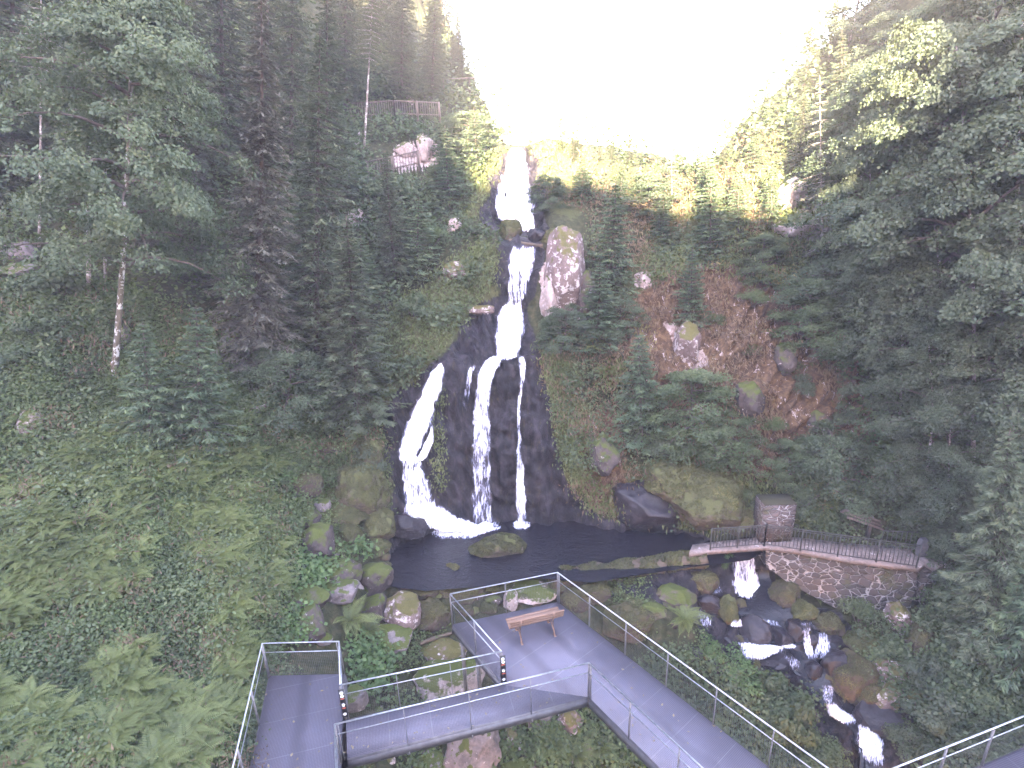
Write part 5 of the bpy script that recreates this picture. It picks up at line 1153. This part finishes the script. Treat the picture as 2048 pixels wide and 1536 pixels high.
while cnt < 275:
    u = rt.uniform(-40, 560); v = rt.uniform(850, 1560)
    lim = 560 if v < 1250 else 520-(v-1250)*.22
    if u > lim or (v < 900 and u > 350): continue
    if fbm(np.array([[u*.006, v*.006, 0]]), 1, 2, 4)[0] < -.18: continue
    d = g1(u, v)[1]; zn = 'at the far left edge of the frame' if u < 90 else ('beside the railing of the left walkway' if u > 400 and v > 1230 else ('near the lower left corner' if v > 1300 else ('below the young firs' if v < 960 else ('halfway down the left bank' if v < 1140 else 'above the lower left corner'))))
    putfern(u, v, rt.uniform(.6, 1.0), 'green fern of the left bank fern bed, '+zn, 'bed of ferns '+zn, .35); cnt += 1
for i in range(26):
    u = rt.uniform(1600, 2000); v = rt.uniform(960, 1070)
    if 1665 < u < 1785 and v > 1015: continue
    putfern(u, v, rt.uniform(.5, .9), 'fern among bushes behind the ledge path and iron railing', 'ferns behind the ledge path', .3)
def tufts():
    for o, P, Fc, mat in TUFT:
        rs = np.random.RandomState(len(P)+int(abs(P[0, 0])*1e4) % 999); A = P[Fc[:, 0]]; Bv = P[Fc[:, 1]]-A; Cv = P[Fc[:, 2]]-A; cr_ = np.cross(Bv, Cv); ar = np.linalg.norm(cr_, axis=1)/2; nr = unit(cr_)
        ctr = (A+Bv/3+Cv/3); nz = fbm(ctr, 3.0, 3, 8); w = ar*np.clip(nr[:, 2]*1.2+.35+nz*1.6, 0, 1)*(nz > -.25)
        n = int(min(12000, w.sum()*(2600 if mat == 'rock_moss' else 1300))); 
        if n < 20: continue
        k = rs.choice(len(Fc), n, p=w/w.sum()); a = rs.rand(n, 1); b = rs.rand(n, 1); m = (a+b > 1); a[m] = 1-a[m]; b[m] = 1-b[m]
        C = A[k]+Bv[k]*a+Cv[k]*b+nr[k]*.015; D = nr[k]*.5+[0, -.1, -.35]+rs.normal(size=(n, 3))*.5; Nn = unit(nr[k]+rs.normal(size=(n, 3))*.7); l = rs.uniform(.03, .075, n)*min(2., max(1, np.abs(P-P.mean(0)).max()*.9))
        V, Q = leafquads(C, Nn, D, l, l*.45, rs); mk('moss', V, Q, M['mossleaf'], o, attrs={'var': np.clip(.4+nz[k]*1.1+rs.normal(size=n)*.15, 0, 1)})
M['mossleaf'] = leafmat('moss_blades', (.040, .042, .018), (.105, .105, .038), (.19, .175, .07), .2)
tufts()
# ground cover
def cover(name, polys, n, per, leaf, mat, spread=.35, height=.35, asp=.65, jit=.5, label=None, down=False, blade=False, mask=None, seed=1, thr=-9, nscale=.012):
    rs = np.random.RandomState(seed); us = []; 
    for P in polys:
        P = np.array(P, float); x0, y0 = P.min(0); x1, y1 = P.max(0); A = np.abs(.5*np.sum(P[:, 0]*np.roll(P[:, 1], 1)-P[:, 1]*np.roll(P[:, 0], 1)))
        m = int(n*A/1e5*(x1-x0)*(y1-y0)/max(A, 1)); x = rs.uniform(x0, x1, m); y = rs.uniform(y0, y1, m); k = inpoly(x, y, P); us.append(np.stack([x[k], y[k]], 1))
    us = np.concatenate(us)
    nz = fbm(np.c_[us*nscale, np.zeros(len(us))], 1, 4, seed+5); k = nz > thr; us = us[k]; nz = nz[k]
    if mask is not None: k = ~mask(us[:, 0], us[:, 1]); us = us[k]; nz = nz[k]
    k = us[:, 1] > ridge(us[:, 0])+2; us = us[k]; nz = nz[k]
    p, nrm = gnd(us[:, 0], us[:, 1]); N_ = len(us); dist = np.linalg.norm(p-[0, 0, CAMZ], axis=1)
    sc = np.clip(dist/18, .55, 2.6)
    upv = unit(nrm*.6+np.array([0, 0, .7])); hh = height*(1+.9*nz)*sc**.5
    C = np.repeat(p, per, 0)+rs.normal(size=(N_*per, 3))*spread*.5*np.repeat(sc, per)[:, None]*[1, 1, .35]+np.repeat(upv*hh[:, None], per, 0)*rs.uniform(.1, 1, N_*per)[:, None]
    var = np.repeat(np.clip(.42+.55*nz+rs.normal(size=N_)*.14, 0, 1), per); s = leaf*np.repeat(sc**.85, per)*rs.uniform(.6, 1.4, N_*per)
    if blade:
        D = np.repeat(nrm*.55, per, 0)+[0, 0, -.9 if down else .9]+rs.normal(size=(N_*per, 3))*.35; Nn = unit(np.repeat(nrm, per, 0)+rs.normal(size=(N_*per, 3))*.7); V, Q = leafquads(C, unit(Nn), D, s, s*asp, rs)
    else:
        Nn = unit(np.repeat(unit(nrm*.5+[0, 0, .7]), per, 0)+rs.normal(size=(N_*per, 3))*jit); V, Q = leafquads(C, Nn, rs.normal(size=(N_*per, 3)), s, s*asp, rs)
    o = mk(name, V, Q, M[mat], attrs={'var': np.clip(var+rs.normal(size=len(var))*.12, 0, 1)}); tag(o, kind='stuff')
    if label: o['label'] = label
    return N_*per
wetm = lambda u, v: inpoly(u, v, WET) | inpoly(u, v, WET2) | inpoly(u, v, WET3) | inpoly(u, v, POOL)
LB = [(-140, 560), (200, 560), (520, 700), (760, 860), (770, 900), (620, 990), (570, 1110), (560, 1340), (680, 1500), (720, 1620), (-140, 1620)]
tot = 0
tot += cover('undergrowth', [LB], 5600, 9, .078, 'herb', .40, .30, .7, label='leafy undergrowth covering the left bank', seed=2)
tot += cover('undergrowth', [LB], 1500, 9, .10, 'bush', .34, .40, .6, seed=3, thr=.08)
tot += cover('dry_grass', [LB], 1500, 7, .13, 'grassb', .35, .36, .22, blade=True, seed=33, thr=.22, nscale=.02, label='brown dry grass patches in the left bank undergrowth')
tot += cover('herb_patch', [[(575, 1105), (665, 1115), (645, 1195), (585, 1185)], [(550, 1235), (600, 1230), (612, 1285), (550, 1290)], [(700, 1285), (795, 1310), (805, 1395), (700, 1400)], [(688, 1085), (722, 1092), (732, 1128), (690, 1122)], [(560, 890), (640, 880), (650, 950), (600, 1010), (555, 990)]], 4200, 6, .12, 'bright', .4, .3, .85, seed=4, thr=-.1, label='bright round-leaved herbs between the rocks left of the platform')
MID = [(560, 120), (960, 120), (1000, 300), (900, 430), (1000, 480), (985, 590), (880, 700), (800, 790), (700, 850), (520, 700), (480, 300)]
tot += cover('undergrowth', [[(560, 930), (660, 900), (780, 1010), (720, 1200), (890, 1250), (880, 1340), (700, 1340), (600, 1230), (560, 1100)]], 2600, 6, .07, 'herb', .28, .14, .7, seed=24, thr=.04, label='low herbs growing between the boulders left of the pool')
tot += cover('undergrowth', [[(1130, 1150), (1420, 1170), (1400, 1330), (1180, 1240)], [(1560, 1200), (1700, 1220), (1860, 1200), (1900, 1400), (1780, 1420), (1700, 1300)]], 2200, 6, .07, 'herb', .3, .22, .7, seed=25, thr=0.02, label='low herbs growing between the boulders beside the stream')
tot += cover('undergrowth', [MID], 3600, 6, .12, 'bush', .45, .45, .65, seed=5, mask=lambda u, v: wetm(u, v) | (inpoly(u, v, BANK) & (np.sin(u*.05+v*.031)+np.sin(v*.07) < .9)) | ((u > 695) & (u < 890) & (v > 222) & (v < 250)) | ((u > 735) & (u < 880) & (v > 290) & (v < 368)) | ((u > 885) & (u < 1005) & (v > 165) & (v < 200)), thr=-.25, label='bushes and herbs on the slope left of the falls')
tot += cover('hillside_grass', [[(780, 620), (960, 480), (1005, 500), (985, 590), (925, 650), (870, 712), (790, 780), (690, 860), (680, 740)], [(900, 430), (1000, 300), (985, 350), (950, 440)]], 5200, 5, .13, 'grassg', .3, .16, .3, seed=6, mask=wetm, blade=True, down=True, label='mossy grass on the slope beside the waterfall')
UL = [(-140, -300), (700, -300), (600, 120), (480, 300), (520, 700), (200, 560), (-140, 560)]
tot += cover('undergrowth', [UL], 700, 6, .14, 'herb', .6, .6, .6, seed=7)
REDX = [(1235, 610), (1420, 545), (1640, 600), (1780, 860), (1780, 970), (1480, 940), (1400, 820), (1250, 760)]
RS = [(1065, 290), (1700, 260), (1700, 560), (1640, 620), (1760, 960), (1500, 1060), (1150, 1040), (1110, 900), (1075, 700), (1180, 640), (1180, 430), (1100, 400)]
tot += cover('hillside_grass', [RS], 3000, 5, .15, 'grassb', .35, .12, .2, seed=8, mask=wetm, blade=True, down=True, thr=.0, label='brown drooping grass on the steep right slope')
tot += cover('hillside_grass', [RS], 3000, 5, .15, 'grassg', .35, .18, .25, seed=9, mask=lambda u, v: wetm(u, v) | inpoly(u, v, REDX), blade=True, down=True, thr=.04)
tot += cover('undergrowth', [RS], 1700, 6, .10, 'bush', .35, .32, .65, seed=10, mask=lambda u, v: wetm(u, v) | inpoly(u, v, REDX), thr=.05, label='low bushes on the right slope')
tot += cover('moss_tufts', [[(1320, 940), (1440, 930), (1480, 1000), (1470, 1050), (1380, 1060), (1320, 1000)]], 5000, 5, .11, 'yellow', .2, .08, .3, seed=11, blade=True, down=True, thr=-.1, label='moss on the huge right pool boulder with yellow light painted in')  # yellow blade colour stands in for light falling on the moss
RB = [(1560, 960), (2200, 700), (2200, 1620), (1560, 1620), (1200, 1500), (1190, 1410), (1330, 1300), (1400, 1320), (1600, 1350), (1640, 1420), (1700, 1600), (1800, 1600), (1850, 1500), (1760, 1380), (1740, 1280), (1870, 1230), (1880, 1130), (1600, 1060)]
tot += cover('undergrowth', [RB], 2600, 7, .095, 'bush', .38, .42, .68, seed=12, mask=lambda u, v: inpoly(u, v, WET3) | inpoly(u, v, [(1680, 1010), (1775, 1025), (1775, 1090), (1700, 1085)]) | inpoly(u, v, [(1520, 1085), (1870, 1100), (1870, 1200), (1800, 1235), (1640, 1215), (1520, 1180)]), label='leafy undergrowth along the right bank and path')
tot += cover('undergrowth', [[(1700, 300), (2200, 0), (2200, 800), (1760, 960), (1640, 620)]], 1300, 6, .13, 'herb', .6, .6, .6, seed=13)
tot += cover('undergrowth', [[(740, 1400), (1200, 1410), (1420, 1620), (740, 1620)]], 2000, 6, .11, 'herb', .35, .3, .65, seed=14, thr=-.05, label='herbs on the ground below the bridges')
tot += cover('moss_tufts', [[(1390, 480), (1580, 470), (1640, 560), (1560, 580), (1420, 560)], [(1230, 620), (1330, 560), (1400, 640), (1300, 720)]], 2200, 5, .13, 'yellow', .3, .14, .25, seed=41, blade=True, down=True, thr=.12, label='yellowish dry moss on the upper edge of the brown cliff')
tot += cover('moss_strip', [[(1075, 700), (1120, 700), (1180, 860), (1260, 1020), (1180, 1030), (1130, 940)], [(868, 760), (886, 760), (888, 980), (872, 980)], [(1095, 640), (1130, 640), (1150, 760), (1110, 760)]], 6000, 5, .10, 'grassg', .22, .14, .4, seed=15, blade=True, down=True, thr=-.1, label='strip of hanging moss and herbs edging the wet rock')
tot += cover('moss_tufts', [[(670, 900), (770, 880), (785, 1000), (700, 1040), (660, 980)]], 5200, 5, .09, 'grassg', .2, .2, .35, seed=16, blade=True, thr=-.4, label='fine grass on the hump left of the falls')
tot += cover('undergrowth', [[(860, -60), (950, 120), (1000, 205), (1380, 235), (1550, 100), (1700, 0), (1720, 260), (1480, 330), (1380, 350), (1200, 320), (1075, 292), (960, 300), (860, 150)]], 1800, 5, .16, 'bush', .7, .8, .65, seed=17, label='sunlit brush on the far slope beyond the crest')
print('cover leaves', tot)
# ------------------------------------------------------------------ haze
HAZE = .0015
bm = bmesh.new(); bmesh.ops.create_cube(bm, size=1); me = bpy.data.meshes.new('haze'); bm.to_mesh(me); bm.free()
hz = bpy.data.objects.new('haze', me); COL.objects.link(hz); hz.location = (0, 2, 34); hz.scale = (236, 290, 92); hz['kind'] = 'stuff'
m, nt, o = nmat('haze_air'); pv = N(nt, 'ShaderNodeVolumePrincipled'); pv.inputs['Color'].default_value = (.97, .90, .95, 1); pv.inputs['Density'].default_value = HAZE; pv.inputs['Anisotropy'].default_value = 0
nt.links.new(pv.outputs[0], o.inputs['Volume']); me.materials.append(m)
